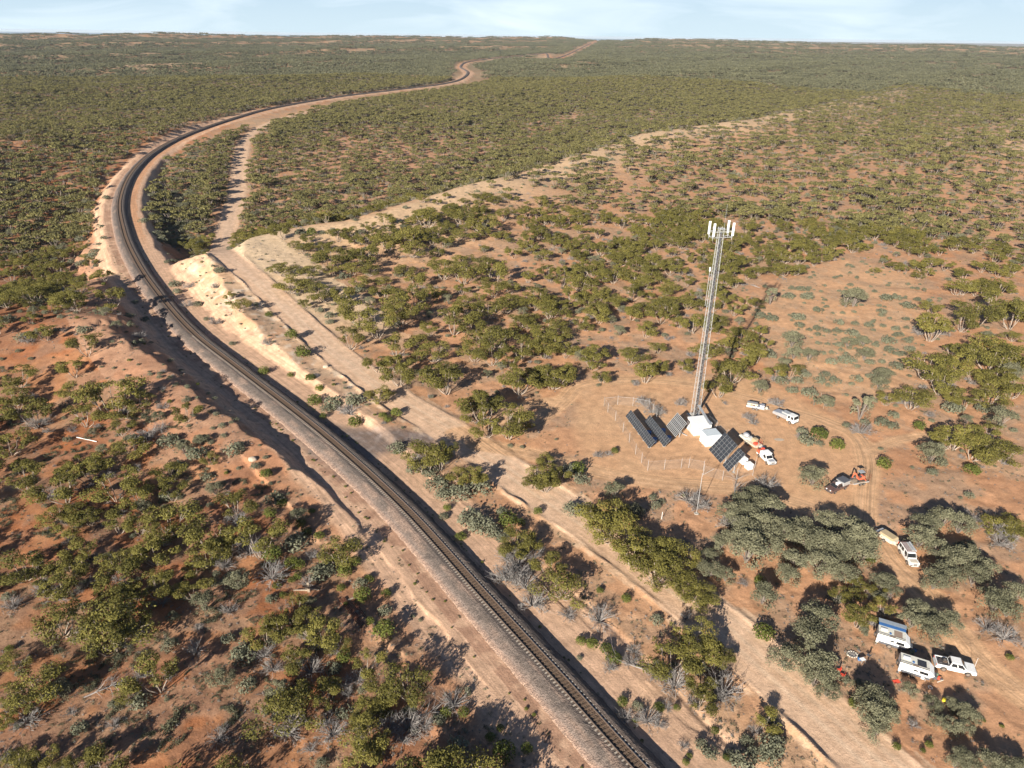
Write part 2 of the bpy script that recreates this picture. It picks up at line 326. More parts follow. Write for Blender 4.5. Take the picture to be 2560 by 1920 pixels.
def foliage_mat(name, c1, c2, c3=None):
    m = bpy.data.materials.new(name); m.use_nodes = True; n = m.node_tree; b = n.nodes['Principled BSDF']
    b.inputs['Roughness'].default_value = 0.75; b.inputs['Specular IOR Level'].default_value = 0.15
    oi = n.nodes.new('ShaderNodeObjectInfo'); at = n.nodes.new('ShaderNodeAttribute'); at.attribute_name = 'leafv'
    ad = n.nodes.new('ShaderNodeMath'); ad.operation = 'MULTIPLY_ADD'; ad.inputs[1].default_value = 0.6
    ml = n.nodes.new('ShaderNodeMath'); ml.operation = 'MULTIPLY'; ml.inputs[1].default_value = 0.4
    n.links.new(oi.outputs['Random'], ml.inputs[0]); n.links.new(at.outputs['Fac'], ad.inputs[0]); n.links.new(ml.outputs[0], ad.inputs[2])
    r = n.nodes.new('ShaderNodeValToRGB'); e = r.color_ramp.elements; e[0].color = (*c1, 1); e[1].color = (*c2, 1); e[0].position = 0.1; e[1].position = 0.85
    if c3: q = e.new(0.97); q.color = (*c3, 1)
    n.links.new(ad.outputs[0], r.inputs['Fac']); n.links.new(r.outputs['Color'], b.inputs['Base Color'])
    tr = n.nodes.new('ShaderNodeBsdfTranslucent'); mi = n.nodes.new('ShaderNodeMixShader'); mi.inputs['Fac'].default_value = 0.18
    n.links.new(r.outputs['Color'], tr.inputs['Color']); n.links.new(b.outputs[0], mi.inputs[1]); n.links.new(tr.outputs[0], mi.inputs[2])
    n.links.new(mi.outputs[0], n.nodes['Material Output'].inputs['Surface']); return m
FM = dict(mallee=foliage_mat('olive_mallee_leaf', (0.085, 0.080, 0.022), (0.235, 0.207, 0.052), (0.24, 0.14, 0.05)),
          acacia=foliage_mat('grey_green_leaf', (0.115, 0.115, 0.070), (0.25, 0.24, 0.150)),
          blue=foliage_mat('grey_saltbush_leaf', (0.12, 0.125, 0.082), (0.225, 0.225, 0.15)),
          green=foliage_mat('bright_shrub_leaf', (0.065, 0.08, 0.02), (0.185, 0.20, 0.045)),
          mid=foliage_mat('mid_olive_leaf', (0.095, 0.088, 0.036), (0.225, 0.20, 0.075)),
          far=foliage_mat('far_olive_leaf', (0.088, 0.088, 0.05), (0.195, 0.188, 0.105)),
          spin=foliage_mat('spinifex_blade', (0.06, 0.065, 0.042), (0.155, 0.15, 0.09)),
          dead=foliage_mat('grey_twig', (0.14, 0.13, 0.12), (0.32, 0.305, 0.285)))

# ------------------------------------------------------------------ ground sheet (one grid, split by what each piece of ground is)
def ground_mat():
    m = bpy.data.materials.new('red_desert_soil'); m.use_nodes = True; n = m.node_tree; b = n.nodes['Principled BSDF']
    b.inputs['Roughness'].default_value = 0.95; b.inputs['Specular IOR Level'].default_value = 0.1
    at = n.nodes.new('ShaderNodeAttribute'); at.attribute_name = 'Col'; tc = n.nodes.new('ShaderNodeTexCoord')
    def noise(sc, det, lo, hi, a, bb, rough=0.6):
        no = n.nodes.new('ShaderNodeTexNoise'); no.inputs['Scale'].default_value = sc; no.inputs['Detail'].default_value = det; no.inputs['Roughness'].default_value = rough
        n.links.new(tc.outputs['Object'], no.inputs['Vector'])
        r = n.nodes.new('ShaderNodeMapRange'); r.inputs['From Min'].default_value = lo; r.inputs['From Max'].default_value = hi; r.inputs['To Min'].default_value = a; r.inputs['To Max'].default_value = bb
        n.links.new(no.outputs['Fac'], r.inputs['Value']); return no, r.outputs['Result']
    n1, a1 = noise(0.5, 8, 0.3, 0.7, 0.78, 1.17); n2, a2 = noise(3.0, 6, 0.3, 0.7, 0.78, 1.17, 0.75); n3, a3 = noise(1.9, 9, 0.55, 0.68, 1.0, 0.42, 0.8)
    m1 = n.nodes.new('ShaderNodeMath'); m1.operation = 'MULTIPLY'; n.links.new(a1, m1.inputs[0]); n.links.new(a2, m1.inputs[1])
    m2 = n.nodes.new('ShaderNodeMath'); m2.operation = 'MULTIPLY'; n.links.new(m1.outputs[0], m2.inputs[0])
    # litter specks (twigs, leaf litter) where the ground carries them
    lt = n.nodes.new('ShaderNodeMix'); lt.data_type = 'FLOAT'; la = n.nodes.new('ShaderNodeAttribute'); la.attribute_name = 'litter'
    n.links.new(la.outputs['Fac'], lt.inputs['Factor']); lt.inputs['A'].default_value = 1.0; n.links.new(a3, lt.inputs['B']); n.links.new(lt.outputs['Result'], m2.inputs[1])
    # wheel ruts and grader lines running along the ways
    ac = n.nodes.new('ShaderNodeAttribute'); ac.attribute_name = 'across'; ra = n.nodes.new('ShaderNodeAttribute'); ra.attribute_name = 'rut'; sx = n.nodes.new('ShaderNodeSeparateXYZ'); n.links.new(tc.outputs['Object'], sx.inputs[0])
    def mul(a, k): q = n.nodes.new('ShaderNodeMath'); q.operation = 'MULTIPLY'; n.links.new(a, q.inputs[0]); q.inputs[1].default_value = k; return q.outputs[0]
    cx = n.nodes.new('ShaderNodeCombineXYZ'); n.links.new(mul(ac.outputs['Fac'], 1.9), cx.inputs[0]); n.links.new(mul(sx.outputs[0], .045), cx.inputs[1]); n.links.new(mul(sx.outputs[1], .045), cx.inputs[2])
    rn = n.nodes.new('ShaderNodeTexNoise'); rn.inputs['Scale'].default_value = 1.0; rn.inputs['Detail'].default_value = 5; rn.inputs['Roughness'].default_value = .65; n.links.new(cx.outputs[0], rn.inputs['Vector'])
    rm = n.nodes.new('ShaderNodeMapRange'); rm.inputs['From Min'].default_value = .36; rm.inputs['From Max'].default_value = .60; rm.inputs['To Min'].default_value = .66; rm.inputs['To Max'].default_value = 1.08; n.links.new(rn.outputs['Fac'], rm.inputs['Value'])
    rx_ = n.nodes.new('ShaderNodeMix'); rx_.data_type = 'FLOAT'; n.links.new(ra.outputs['Fac'], rx_.inputs['Factor']); rx_.inputs['A'].default_value = 1.0; n.links.new(rm.outputs['Result'], rx_.inputs['B'])
    m3 = n.nodes.new('ShaderNodeMath'); m3.operation = 'MULTIPLY'; n.links.new(m2.outputs[0], m3.inputs[0]); n.links.new(rx_.outputs['Result'], m3.inputs[1])
    sc = n.nodes.new('ShaderNodeVectorMath'); sc.operation = 'SCALE'; n.links.new(at.outputs['Color'], sc.inputs[0]); n.links.new(m3.outputs[0], sc.inputs['Scale'])
    n.links.new(sc.outputs['Vector'], b.inputs['Base Color'])
    bp = n.nodes.new('ShaderNodeBump'); bp.inputs['Strength'].default_value = 0.55; bp.inputs['Distance'].default_value = 0.2
    ad = n.nodes.new('ShaderNodeMath'); ad.operation = 'ADD'; n.links.new(n2.outputs['Fac'], ad.inputs[0]); n.links.new(n1.outputs['Fac'], ad.inputs[1])
    n.links.new(ad.outputs[0], bp.inputs['Height']); n.links.new(bp.outputs['Normal'], b.inputs['Normal'])
    return m
GM = ground_mat()
def tracklines():
    T = []
    def t(px, w=1.7): T.append((Line(catmull(onground(px)[:, :2], 5)), w))
    t([(1140, 1085), (1240, 1075), (1340, 1050), (1410, 1000), (1440, 970), (1500, 955), (1600, 950), (1720, 958), (1800, 975), (1900, 1000)], 2.6)
    t([(1190, 1110), (1300, 1130), (1420, 1160), (1520, 1185), (1640, 1205), (1760, 1215), (1880, 1225), (1990, 1255), (2080, 1285), (2150, 1320), (2195, 1350), (2230, 1400), (2270, 1440), (2330, 1500), (2390, 1580), (2450, 1650), (2560, 1740), (2680, 1820)], 2.6)
    t([(2160, 1300), (2165, 1220), (2170, 1150), (2140, 1090), (2080, 1060), (1990, 1030), (1900, 1020)], 2.4)
    t([(2170, 1130), (2240, 1100), (2330, 1090), (2450, 1110)], 1.6)
    t([(1410, 1000), (1330, 1010), (1240, 1060)], 2.0)
    return T
TR = tracklines()
GRAVEL = [g(*q)[:2] for q in [(715, 1040), (760, 1035), (850, 1075), (960, 1080), (1060, 1085), (1085, 1110), (1000, 1115), (930, 1125), (905, 1170), (900, 1200), (870, 1190), (800, 1130)]]
SHRUBFLAT = [P(*q)[:2] for q in [(1930, 720), (2120, 640), (2300, 700), (2310, 900), (2260, 980), (2080, 1000), (1960, 960), (1880, 800)]]
REDFLAT = [P(*q)[:2] for q in [(800, 330), (1000, 300), (1250, 330), (1330, 300), (1500, 270), (1200, 380), (1000, 400), (760, 420)]]

def colours(x, y):
    h, d, d2, pc, s = height(x, y, True); r = np.hypot(x, y); u, us = RIDGE_L.dist(x, y); u = -u
    n1 = fbm(x/9., y/9., 51, 4); n2 = fbm(x/38., y/38., 52, 3); n3 = fbm(x/2.5, y/2.5, 53, 3); n4 = fbm(x/1.1, y/1.1, 54, 2)
    def mixc(c, k, t): k = np.clip(k, 0, 1)[:, None]; return c*(1-k)+np.array(t)*k
    c = np.tile(np.array([0.43, 0.170, 0.074]), (len(x), 1))                       # red soil
    c = mixc(c, sstep(0.40, 0.62, n1), (0.49, 0.235, 0.115))
    c = mixc(c, sstep(0.5, 0.62, n2)*0.55, (0.38, 0.15, 0.068))
    right = sstep(10, 30, d)
    c = mixc(c, right*0.8*(0.6+0.7*n2), (0.55, 0.31, 0.175))                         # lighter orange right of the line
    rx = -38*(fbm(x/60., y/60., 57, 3)-0.5)
    sand = np.maximum(np.exp(-(np.maximum(u+rx*.5, 0)/14.)**2)*(u > 0)+(u <= 0)*np.exp(-(np.minimum(u+rx, 0)/42.)**2), 0)*sstep(0.25, 0.5, n1+0.25*(np.abs(u) < 22)+.1)
    c = mixc(c, sand*0.92*right, (0.66, 0.46, 0.28))
    hi = sstep(4, 12, natural(x, y)-big(x, y))*sstep(600, 800, r)
    hi = np.maximum(hi, .9*np.exp(-((u+252)/45.)**2)*sstep(500, 650, y)*sstep(.4, .55, n2)); c = mixc(c, hi*(.85-.5*sstep(1200, 3000, r))*(1-.6*(r > 3800)), (0.64, 0.44, 0.27))
    c = mixc(c, sstep(0.52, 0.66, n2)*sstep(500, 900, r)*0.5, (0.60, 0.40, 0.24))
    lit = sstep(0.42, 0.62, fbm(x/5., y/5., 58, 3))
    c = mixc(c, lit*0.5*(1-sand), (0.36, 0.27, 0.19))                              # leaf litter under the scrub
    c = mixc(c, (1-sstep(0, 60, np.abs(x-y*0.0)))*0, (0, 0, 0))
    near = sstep(135, 95, y-0.25*x)*(d < 0)
    c = mixc(c, sstep(-26, -15, d)*(d < 0)*sstep(150, 110, y)*0.55, (0.54, 0.33, 0.20)); lf = (d < -14)*(r < 420); c = mixc(c, lf*sstep(.42, .6, fbm(x/3.3, y/3.3, 59, 4))*.5, (0.30, 0.16, 0.10)); c = c*(1-.14*lf)[:, None]
    # left bank / cutting faces
    nat = natural(x, y); cut = np.clip((nat-h)/1.2, 0, 1)*(np.abs(d) < 34)
    bankL = (d < 0)*(np.abs(d) > 8.5)*(np.abs(d) < 30)*sstep(112, 150, y)*sstep(340, 300, y)
    c = mixc(c, bankL*(0.5+0.4*n1), (0.47, 0.27, 0.17))
    bankR = (d > 9.5)*(d2 < -4.6)*sstep(138, 165, y)*sstep(300, 262, y)*(d < 60)
    c = mixc(c, bankR*(0.68+0.9*(n1-.5)), (0.63, 0.45, 0.295))
    c = mixc(c, bankR*sstep(0.58, 0.72, n3)*0.6, (0.74, 0.62, 0.48))
    c = mixc(c, bankR*sstep(0.55, 0.7, n1)*0.6, (0.58, 0.34, 0.19))
    c = mixc(c, (d > 11)*(d2 < -5)*sstep(150, 120, y)*0.45, (0.58, 0.37, 0.22))
    beyond = (d2 > 4.6)*(d2 < 22+10*n1)*sstep(185, 225, y)*sstep(330, 290, y)
    c = mixc(c, beyond*0.85, (0.69, 0.51, 0.33))
    # rail formation strips
    wl = 12.5+3.0*(n1-.5); wr = 13.5+3.5*(n1-.5)
    strip = sstep(-wl-1.2, -wl+.8, d)*(1-sstep(wr-.8, wr+1.2, d)); furrow = 0.5+0.5*np.sin(d*4.6+9*fbm(s/26., d/9., 61, 2))
    c = mixc(c, strip*(0.9*sstep(2600, 900, r)+.1), (0.625, 0.40, 0.262))
    c = mixc(c, strip*sstep(0.5, 0.7, n1)*0.5, (0.60, 0.39, 0.25))
    c = mixc(c, strip*(furrow**6)*0.5*(r < 500)*sstep(.35, .6, fbm(x/7., y/7., 64, 3)), (0.48, 0.30, 0.20))
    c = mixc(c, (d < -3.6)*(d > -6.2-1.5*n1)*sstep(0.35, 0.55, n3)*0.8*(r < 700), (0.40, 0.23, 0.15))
    c = mixc(c, (d > 3.4)*(d < 8.0)*sstep(285, 340, y)*(y < 900)*0.7, (0.60, 0.30, 0.15))     # orange shoulder on the fill
    # gravel crossing
    gd = polydist(x, y, GRAVEL)+3.0*(n1-.5)+1.4*(n3-.5)
    k = sstep(3.2, -.5, gd); c = mixc(c, k*(0.88+0.4*(n4-.5)), (0.19, 0.15, 0.13)); c = mixc(c, k*sstep(0.55, 0.75, n4)*.4, (0.42, 0.33, 0.28))
    # dirt road
    e = np.abs(d2)+0.7*(n3-.5); kr = sstep(5.4, 4.8, e)*(r < 900); ruts = np.exp(-((np.abs(d2+0.2)-1.0)/0.45)**2)+np.exp(-((d2-2.9)/0.5)**2)*.7
    rc = np.array([0.68, 0.455, 0.30]); c = mixc(c, kr, rc)
    c = mixc(c, kr*np.exp(-(d2/2.6)**2)*0.55*sstep(150, 190, y), (0.60, 0.43, 0.31))
    c = mixc(c, kr*ruts*0.6*(r < 260), (0.69, 0.51, 0.355)); c = mixc(c, kr*sstep(0.5, 0.7, fbm(s/14., d2*1.6, 63, 3))*0.35, (0.54, 0.34, 0.21))
    bm = (np.abs(d2) > 4.5)*(np.abs(d2) < 6.4)*(r < 700)*(np.abs(d) > 14); c = mixc(c, bm*0.5*sstep(.4, .65, n3), (0.68, 0.50, 0.34))
    # cleared site and the tracks round it
    kc = sstep(2.5, -2.0, pc+3*(n1-.5)); c = mixc(c, kc*0.9, (0.61, 0.36, 0.20)); c = mixc(c, kc*sstep(0.5, 0.7, n1)*0.5, (0.60, 0.38, 0.22))
    trk = np.zeros(len(x)); TRD = [np.zeros(len(x))]; bestd = np.full(len(x), 1e9)
    for L, w in TR:
        dd, ss = L.dist(x, y); TRD.append(np.where(np.abs(dd) < bestd, dd*1.2, TRD[-1])); bestd = np.minimum(bestd, np.abs(dd)); q = np.abs(dd)+0.9*(n3-.5); kk = sstep(w+.7, w-.5, q)
        c = mixc(c, kk*0.9, (0.64, 0.39, 0.22)); tw = np.exp(-((np.abs(dd)-0.85)/0.3)**2)+0.6*np.exp(-((np.abs(dd-.6)-0.85)/0.2)**2)
        c = mixc(c, kk*tw*0.4, (0.67, 0.44, 0.27)); trk = np.maximum(trk, kk)
    # wheel ruts swinging off the crossing
    q1 = np.hypot(x-P(1175, 1190)[0], y-P(1175, 1190)[1])
    sw = (d > 6)*(d < 16)*(y > 112)*(y < 136); c = mixc(c, sw*(np.sin(q1*5+4*n1) > 0.75)*0.5, (0.46, 0.30, 0.19))
    # open flat with saltbush
    ks = sstep(6, -6, polydist(x, y, SHRUBFLAT)); c = mixc(c, ks*0.5, (0.60, 0.38, 0.22))
    kf = sstep(15, -15, polydist(x, y, REDFLAT)); c = mixc(c, kf*0.7, (0.50, 0.27, 0.16))
    # distant woodland floor and far country
    c = mixc(c, sstep(380, 2200, r)*0.9*(1-.6*hi)*(1-strip), (0.22, 0.17, 0.10)); c = mixc(c, sstep(7000, 9000, r), (0.16, 0.13, 0.10))
    litter = np.clip(1-strip-kr-kc*0.85-trk-bankR*.3, 0, 1)*(0.4+0.6*lit)*(1-.6*np.clip(sand, 0, 1))
    rut = np.clip(strip*.65+kr*.18+kc*.25+trk*.8, 0, 1); across = np.where(kr > .4, d2*1.1, np.where(strip > .3, d, 0)); acc = np.hypot(x-P(1640, 1090)[0], y-P(1640, 1090)[1])*.8+16*fbm(x/22., y/22., 66, 2); across = np.where((kr <= .4) & (strip <= .3), acc, across)
    if len(TRD): across = np.where((trk > .3) & (kr <= .4) & (strip <= .3), TRD[-1], across)
    litter = np.maximum(litter, .3)*(1-.7*kr)
    lab = np.zeros(len(x), int); lab[strip > .5] = 1; lab[k > .5] = 2; lab[(kr > .5)] = 3; lab[(kc > .6)] = 4; lab[(trk > .5) & (lab == 0)] = 5
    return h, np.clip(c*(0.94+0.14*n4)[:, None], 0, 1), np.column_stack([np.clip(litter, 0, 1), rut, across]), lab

def make_ground():
    rs = [20.0]
    while rs[-1] < 30000:
        r = rs[-1]; rs.append(r+max(0.24, 1.15*(CAMH**2+r*r)/(CAMH*711.)) if r < 2500 else r*1.035)
    rs = np.array(rs); th = np.radians(np.r_[np.arange(-62, -43, 0.5), np.arange(-43, 43, 0.125), np.arange(43, 62.1, 0.5)])
    R_, T_ = np.meshgrid(rs, th, indexing='ij'); x = (R_*np.sin(T_)).ravel(); y = (R_*np.cos(T_)).ravel()
    h = np.empty(len(x)); c = np.empty((len(x), 3)); li = np.empty((len(x), 3)); lab = np.empty(len(x), int)
    for i in range(0, len(x), 150000):
        q = slice(i, i+150000); h[q], c[q], li[q], lab[q] = colours(x[q], y[q])
    nr, nt_ = R_.shape; idx = np.arange(nr*nt_).reshape(nr, nt_)
    F = np.stack([idx[:-1, :-1], idx[:-1, 1:], idx[1:, 1:], idx[1:, :-1]], -1).reshape(-1, 4)[:, ::-1]
    V = np.column_stack([x, y, h]); fl = lab[F[:, 0]]
    for k, (nm, lb) in enumerate([('ground', 'red and orange sandy soil of the dune country'), ('rail_formation', 'pale graded sand strips beside the railway'), ('gravel_crossing', 'grey crushed stone spread between railway and dirt road'),
                                  ('dirt_road', 'graded pale dirt road running beside the railway'), ('cleared_site', 'bare orange ground around the tower compound'), ('vehicle_track', 'two wheeled bush track winding past the compound')]):
        f = F[fl == k]; used, inv = np.unique(f, return_inverse=True)
        me = npmesh(nm, V[used], inv.reshape(-1, 4), GM, True, c[used])
        for j_, an_ in enumerate(('litter', 'rut', 'across')): a = me.attributes.new(an_, 'FLOAT', 'POINT'); a.data.foreach_set('value', np.ascontiguousarray(li[used, j_]).astype(np.float32))
        tag(meshobj(nm, me), lb, kind='structure')
make_ground()
# a wide sea beyond the land on the left
sm = bpy.data.materials.new('sea_water'); sm.use_nodes = True; sb = sm.node_tree.nodes['Principled BSDF']; sb.inputs['Base Color'].default_value = (0.03, 0.12, 0.22, 1); sb.inputs['Roughness'].default_value = 1.0; sb.inputs['Specular IOR Level'].default_value = 0.0
a_ = np.radians(np.arange(-70, 71, 2)); V = [(math.sin(t)*r, math.cos(t)*r, -20) for r in (7000, 14000, 30000, 46000) for t in a_]; n_ = len(a_)
tag(meshobj('sea', npmesh('sea', V, [(j*n_+i+1, j*n_+i, (j+1)*n_+i, (j+1)*n_+i+1) for j in range(3) for i in range(n_-1)], sm)), 'blue sea on the far left horizon', kind='structure')

# ------------------------------------------------------------------ railway
def rail_frames(step, smax, s0=0.0):
    p = resample(rail, step); d = np.gradient(p, axis=0); d /= np.hypot(*d.T)[:, None]; s = np.arange(len(p))*step
    z = np.interp(RAIL_L.dist(p[:, 0], p[:, 1])[1], RAIL_L.s, RAIL_G); m = s <= smax
    return p[m], np.column_stack([d[m, 1], -d[m, 0]]), z[m], s[m]        # centre, right-pointing normal
def ballast():
    m = bpy.data.materials.new('railway_ballast_stone'); m.use_nodes = True; n = m.node_tree; b = n.nodes['Principled BSDF']; b.inputs['Roughness'].default_value = 0.95
    at = n.nodes.new('ShaderNodeAttribute'); at.attribute_name = 'Col'; tc = n.nodes.new('ShaderNodeTexCoord'); vo = n.nodes.new('ShaderNodeTexVoronoi'); vo.inputs['Scale'].default_value = 5.5
    n.links.new(tc.outputs['Object'], vo.inputs['Vector']); sp = n.nodes.new('ShaderNodeSeparateColor'); n.links.new(vo.outputs['Color'], sp.inputs[0])
    r = n.nodes.new('ShaderNodeMapRange'); r.inputs['To Min'].default_value = 0.62; r.inputs['To Max'].default_value = 1.38; n.links.new(sp.outputs[0], r.inputs['Value'])
    sc = n.nodes.new('ShaderNodeVectorMath'); sc.operation = 'SCALE'; n.links.new(at.outputs['Color'], sc.inputs[0]); n.links.new(r.outputs['Result'], sc.inputs['Scale']); n.links.new(sc.outputs['Vector'], b.inputs['Base Color'])
    bp = n.nodes.new('ShaderNodeBump'); bp.inputs['Strength'].default_value = 1.0; bp.inputs['Distance'].default_value = 0.08; n.links.new(vo.outputs['Distance'], bp.inputs['Height']); n.links.new(bp.outputs['Normal'], b.inputs['Normal'])
    prof = [(-4.5, -0.3), (-4.0, 0.02), (-3.4, 0.42), (-2.7, 0.85), (-2.2, 1.18), (-1.75, 1.34), (-1.3, 1.34), (-0.78, 1.30), (-0.7, 1.27), (0, 1.27), (0.7, 1.27), (0.78, 1.30), (1.3, 1.34), (1.75, 1.34), (2.3, 1.15), (2.8, 0.72), (3.4, 0.2), (3.7, -0.3)]
    cb = {0: (.46, .31, .22), 1: (.27, .18, .135), 2: (.17, .13, .108), 8: (.095, .062, .042), 9: (.115, .078, .05), 10: (.095, .062, .042), 7: (.13, .095, .07), 11: (.13, .095, .07)}
    for lo, hi, st in ((0, 420, 0.5), (420, 5200, 6.0)):
        p, nn, z, s = rail_frames(st, hi); k = s >= lo-st; p, nn, z, s = p[k], nn[k], z[k], s[k]; V = []; C = []
        for j, (o, hh) in enumerate(prof):
            jit = (fbm(s/0.9, s*0+j, 71, 3)-0.5)*(0.5 if abs(o) > 2.4 else 0.05); oo = o+jit*np.sign(o) if abs(o) > 1 else np.full(len(s), float(o))
            zz = z+hh-0.2*(0 if abs(o) < 3 else .0)+(vnoise(s*1.7, s*0+j, 72)-.5)*0.08*(abs(o) > 1)
            V.append(np.column_stack([p[:, 0]+nn[:, 0]*oo, p[:, 1]+nn[:, 1]*oo, zz+.16]))
            base = np.array(cb.get(j, (.105, .083, .07))); f = 0.85+0.3*fbm(s/2., s*0+j*3, 73, 3)
            mixk = sstep(0.5, .7, fbm(s/6., s*0+j*.6, 74, 3))[:, None]*(0.4 if j in (3, 4, 5, 6) else 0.1)
            C.append(base[None]*f[:, None]*(1-mixk)+np.array([.34, .225, .165])*mixk)
        V = np.stack(V, 1); C = np.stack(C, 1); n_, k_ = V.shape[:2]; ix = np.arange(n_*k_).reshape(n_, k_)
        F = np.stack([ix[:-1, :-1], ix[1:, :-1], ix[1:, 1:], ix[:-1, 1:]], -1).reshape(-1, 4)[:, ::-1]
        yield npmesh('railway_ballast', V.reshape(-1, 3), F, m, False, C.reshape(-1, 3))
track = empty('railway_track', (float(rail[0, 0]), float(rail[0, 1]), 0), 0, 'single railway line on a ballast bank curving away through the scrub', 'railway track')
off = Vector((-track.location.x, -track.location.y, 0))
for me in ballast():
    o = meshobj('ballast', me, track); o.location = off; o['kind'] = 'stuff'
TOPZ = 1.50
def sweep(name, o, w, z0, z1, m, hi, st):
    p, nn, z, s = rail_frames(st, hi); prof = [(-w, z0), (w, z0), (w, z1), (-w, z1)]
    V = np.stack([np.column_stack([p[:, 0]+nn[:, 0]*(o+a), p[:, 1]+nn[:, 1]*(o+a), z+b]) for a, b in prof], 1); n_ = len(p); ix = np.arange(n_*4).reshape(n_, 4)
    F = np.concatenate([np.stack([ix[:-1, k], ix[1:, k], ix[1:, (k+1) % 4], ix[:-1, (k+1) % 4]], -1) for k in range(4)])
    q = meshobj(name, npmesh(name, V.reshape(-1, 3), F, m), track); q.location = off; return q
for o in (-0.755, 0.755):
    a = sweep('rail', o, 0.045, TOPZ-0.04, TOPZ+0.165, M['railm'], 2500, 1.5)
    b = sweep('rail_head', o, 0.032, TOPZ+0.166, TOPZ+0.178, M['railtop'], 2500, 1.5); b.parent = a; b.location = (0, 0, 0)
def sleeper_mat():
    m = mat('dusty_concrete_sleeper', (0.44, 0.38, 0.31), 0.9, vary=0.35, scale=1.3); n = m.node_tree; b = n.nodes['Principled BSDF']; src = b.inputs['Base Color'].links[0].from_socket
    t = n.nodes.new('ShaderNodeTexCoord'); x = n.nodes.new('ShaderNodeSeparateXYZ'); a = n.nodes.new('ShaderNodeMath'); a.operation = 'ABSOLUTE'; r = n.nodes.new('ShaderNodeMapRange')
    r.inputs['From Min'].default_value = 0.72; r.inputs['From Max'].default_value = 0.98; mi = n.nodes.new('ShaderNodeMix'); mi.data_type = 'RGBA'; mi.inputs['A'].default_value = (0.125, 0.08, 0.052, 1)
    n.links.new(t.outputs['Object'], x.inputs[0]); n.links.new(x.outputs['X'], a.inputs[0]); n.links.new(a.outputs[0], r.inputs['Value']); n.links.new(r.outputs['Result'], mi.inputs['Factor']); n.links.new(src, mi.inputs['B']); n.links.new(mi.outputs['Result'], b.inputs['Base Color']); return m
def sleepers():
    p, nn, z, s = rail_frames(0.66, 1000)
    sm_ = MB().frus((-1.28, 1.28, -.14, .14, -.16), (-1.25, 1.25, -.105, .105, .03)).mesh('sleeper', sleeper_mat())
    inview = [i for i in range(len(p)) if p[i, 1] > 45][:300]; far = [i for i in range(len(p)) if p[i, 1] > 45][300:]
    for i in inview:
        o = meshobj('sleeper', sm_, track); o.location = (p[i, 0]+off.x, p[i, 1]+off.y, z[i]+TOPZ-0.02+0.012*random.random()); o.rotation_euler = (0, 0, math.atan2(nn[i, 1], nn[i, 0])+random.uniform(-.012, .012))
    b = MB()
    for i in far:
        c = Vector((p[i, 0], p[i, 1], z[i]+TOPZ)); a = Vector((nn[i, 0], nn[i, 1], 0)); t = Vector((-a.y, a.x, 0))
        vs_ = [c+a*u*1.26+t*v*.11+Vector((0, 0, w)) for w in (-.15, .015) for u, v in ((-1, -1), (1, -1), (1, 1), (-1, 1))]
        b.add(vs_, [(4, 5, 6, 7), (0, 1, 5, 4), (1, 2, 6, 5), (2, 3, 7, 6), (3, 0, 4, 7)])
    o = b.build('distant_sleepers', mat('stained_sleeper', (0.125, 0.08, 0.052), 0.9, vary=.3), track); o.location = off; o['kind'] = 'stuff'
sleepers()

# ------------------------------------------------------------------ haze
def haze():
    b = MB().box(-48000, 48000, -3000, 66000, -82, 86.5); m = bpy.data.materials.new('thin_haze'); m.use_nodes = True; n = m.node_tree; n.nodes.clear()
    v = n.nodes.new('ShaderNodeVolumePrincipled'); v.inputs['Color'].default_value = (0.80, 0.90, 1.0, 1); v.inputs['Density'].default_value = 0.00003; v.inputs['Anisotropy'].default_value = 0.0
    o = n.nodes.new('ShaderNodeOutputMaterial'); n.links.new(v.outputs[0], o.inputs['Volume']); tag(b.build('haze', m), 'thin blue haze over the far country', kind='stuff')
haze()

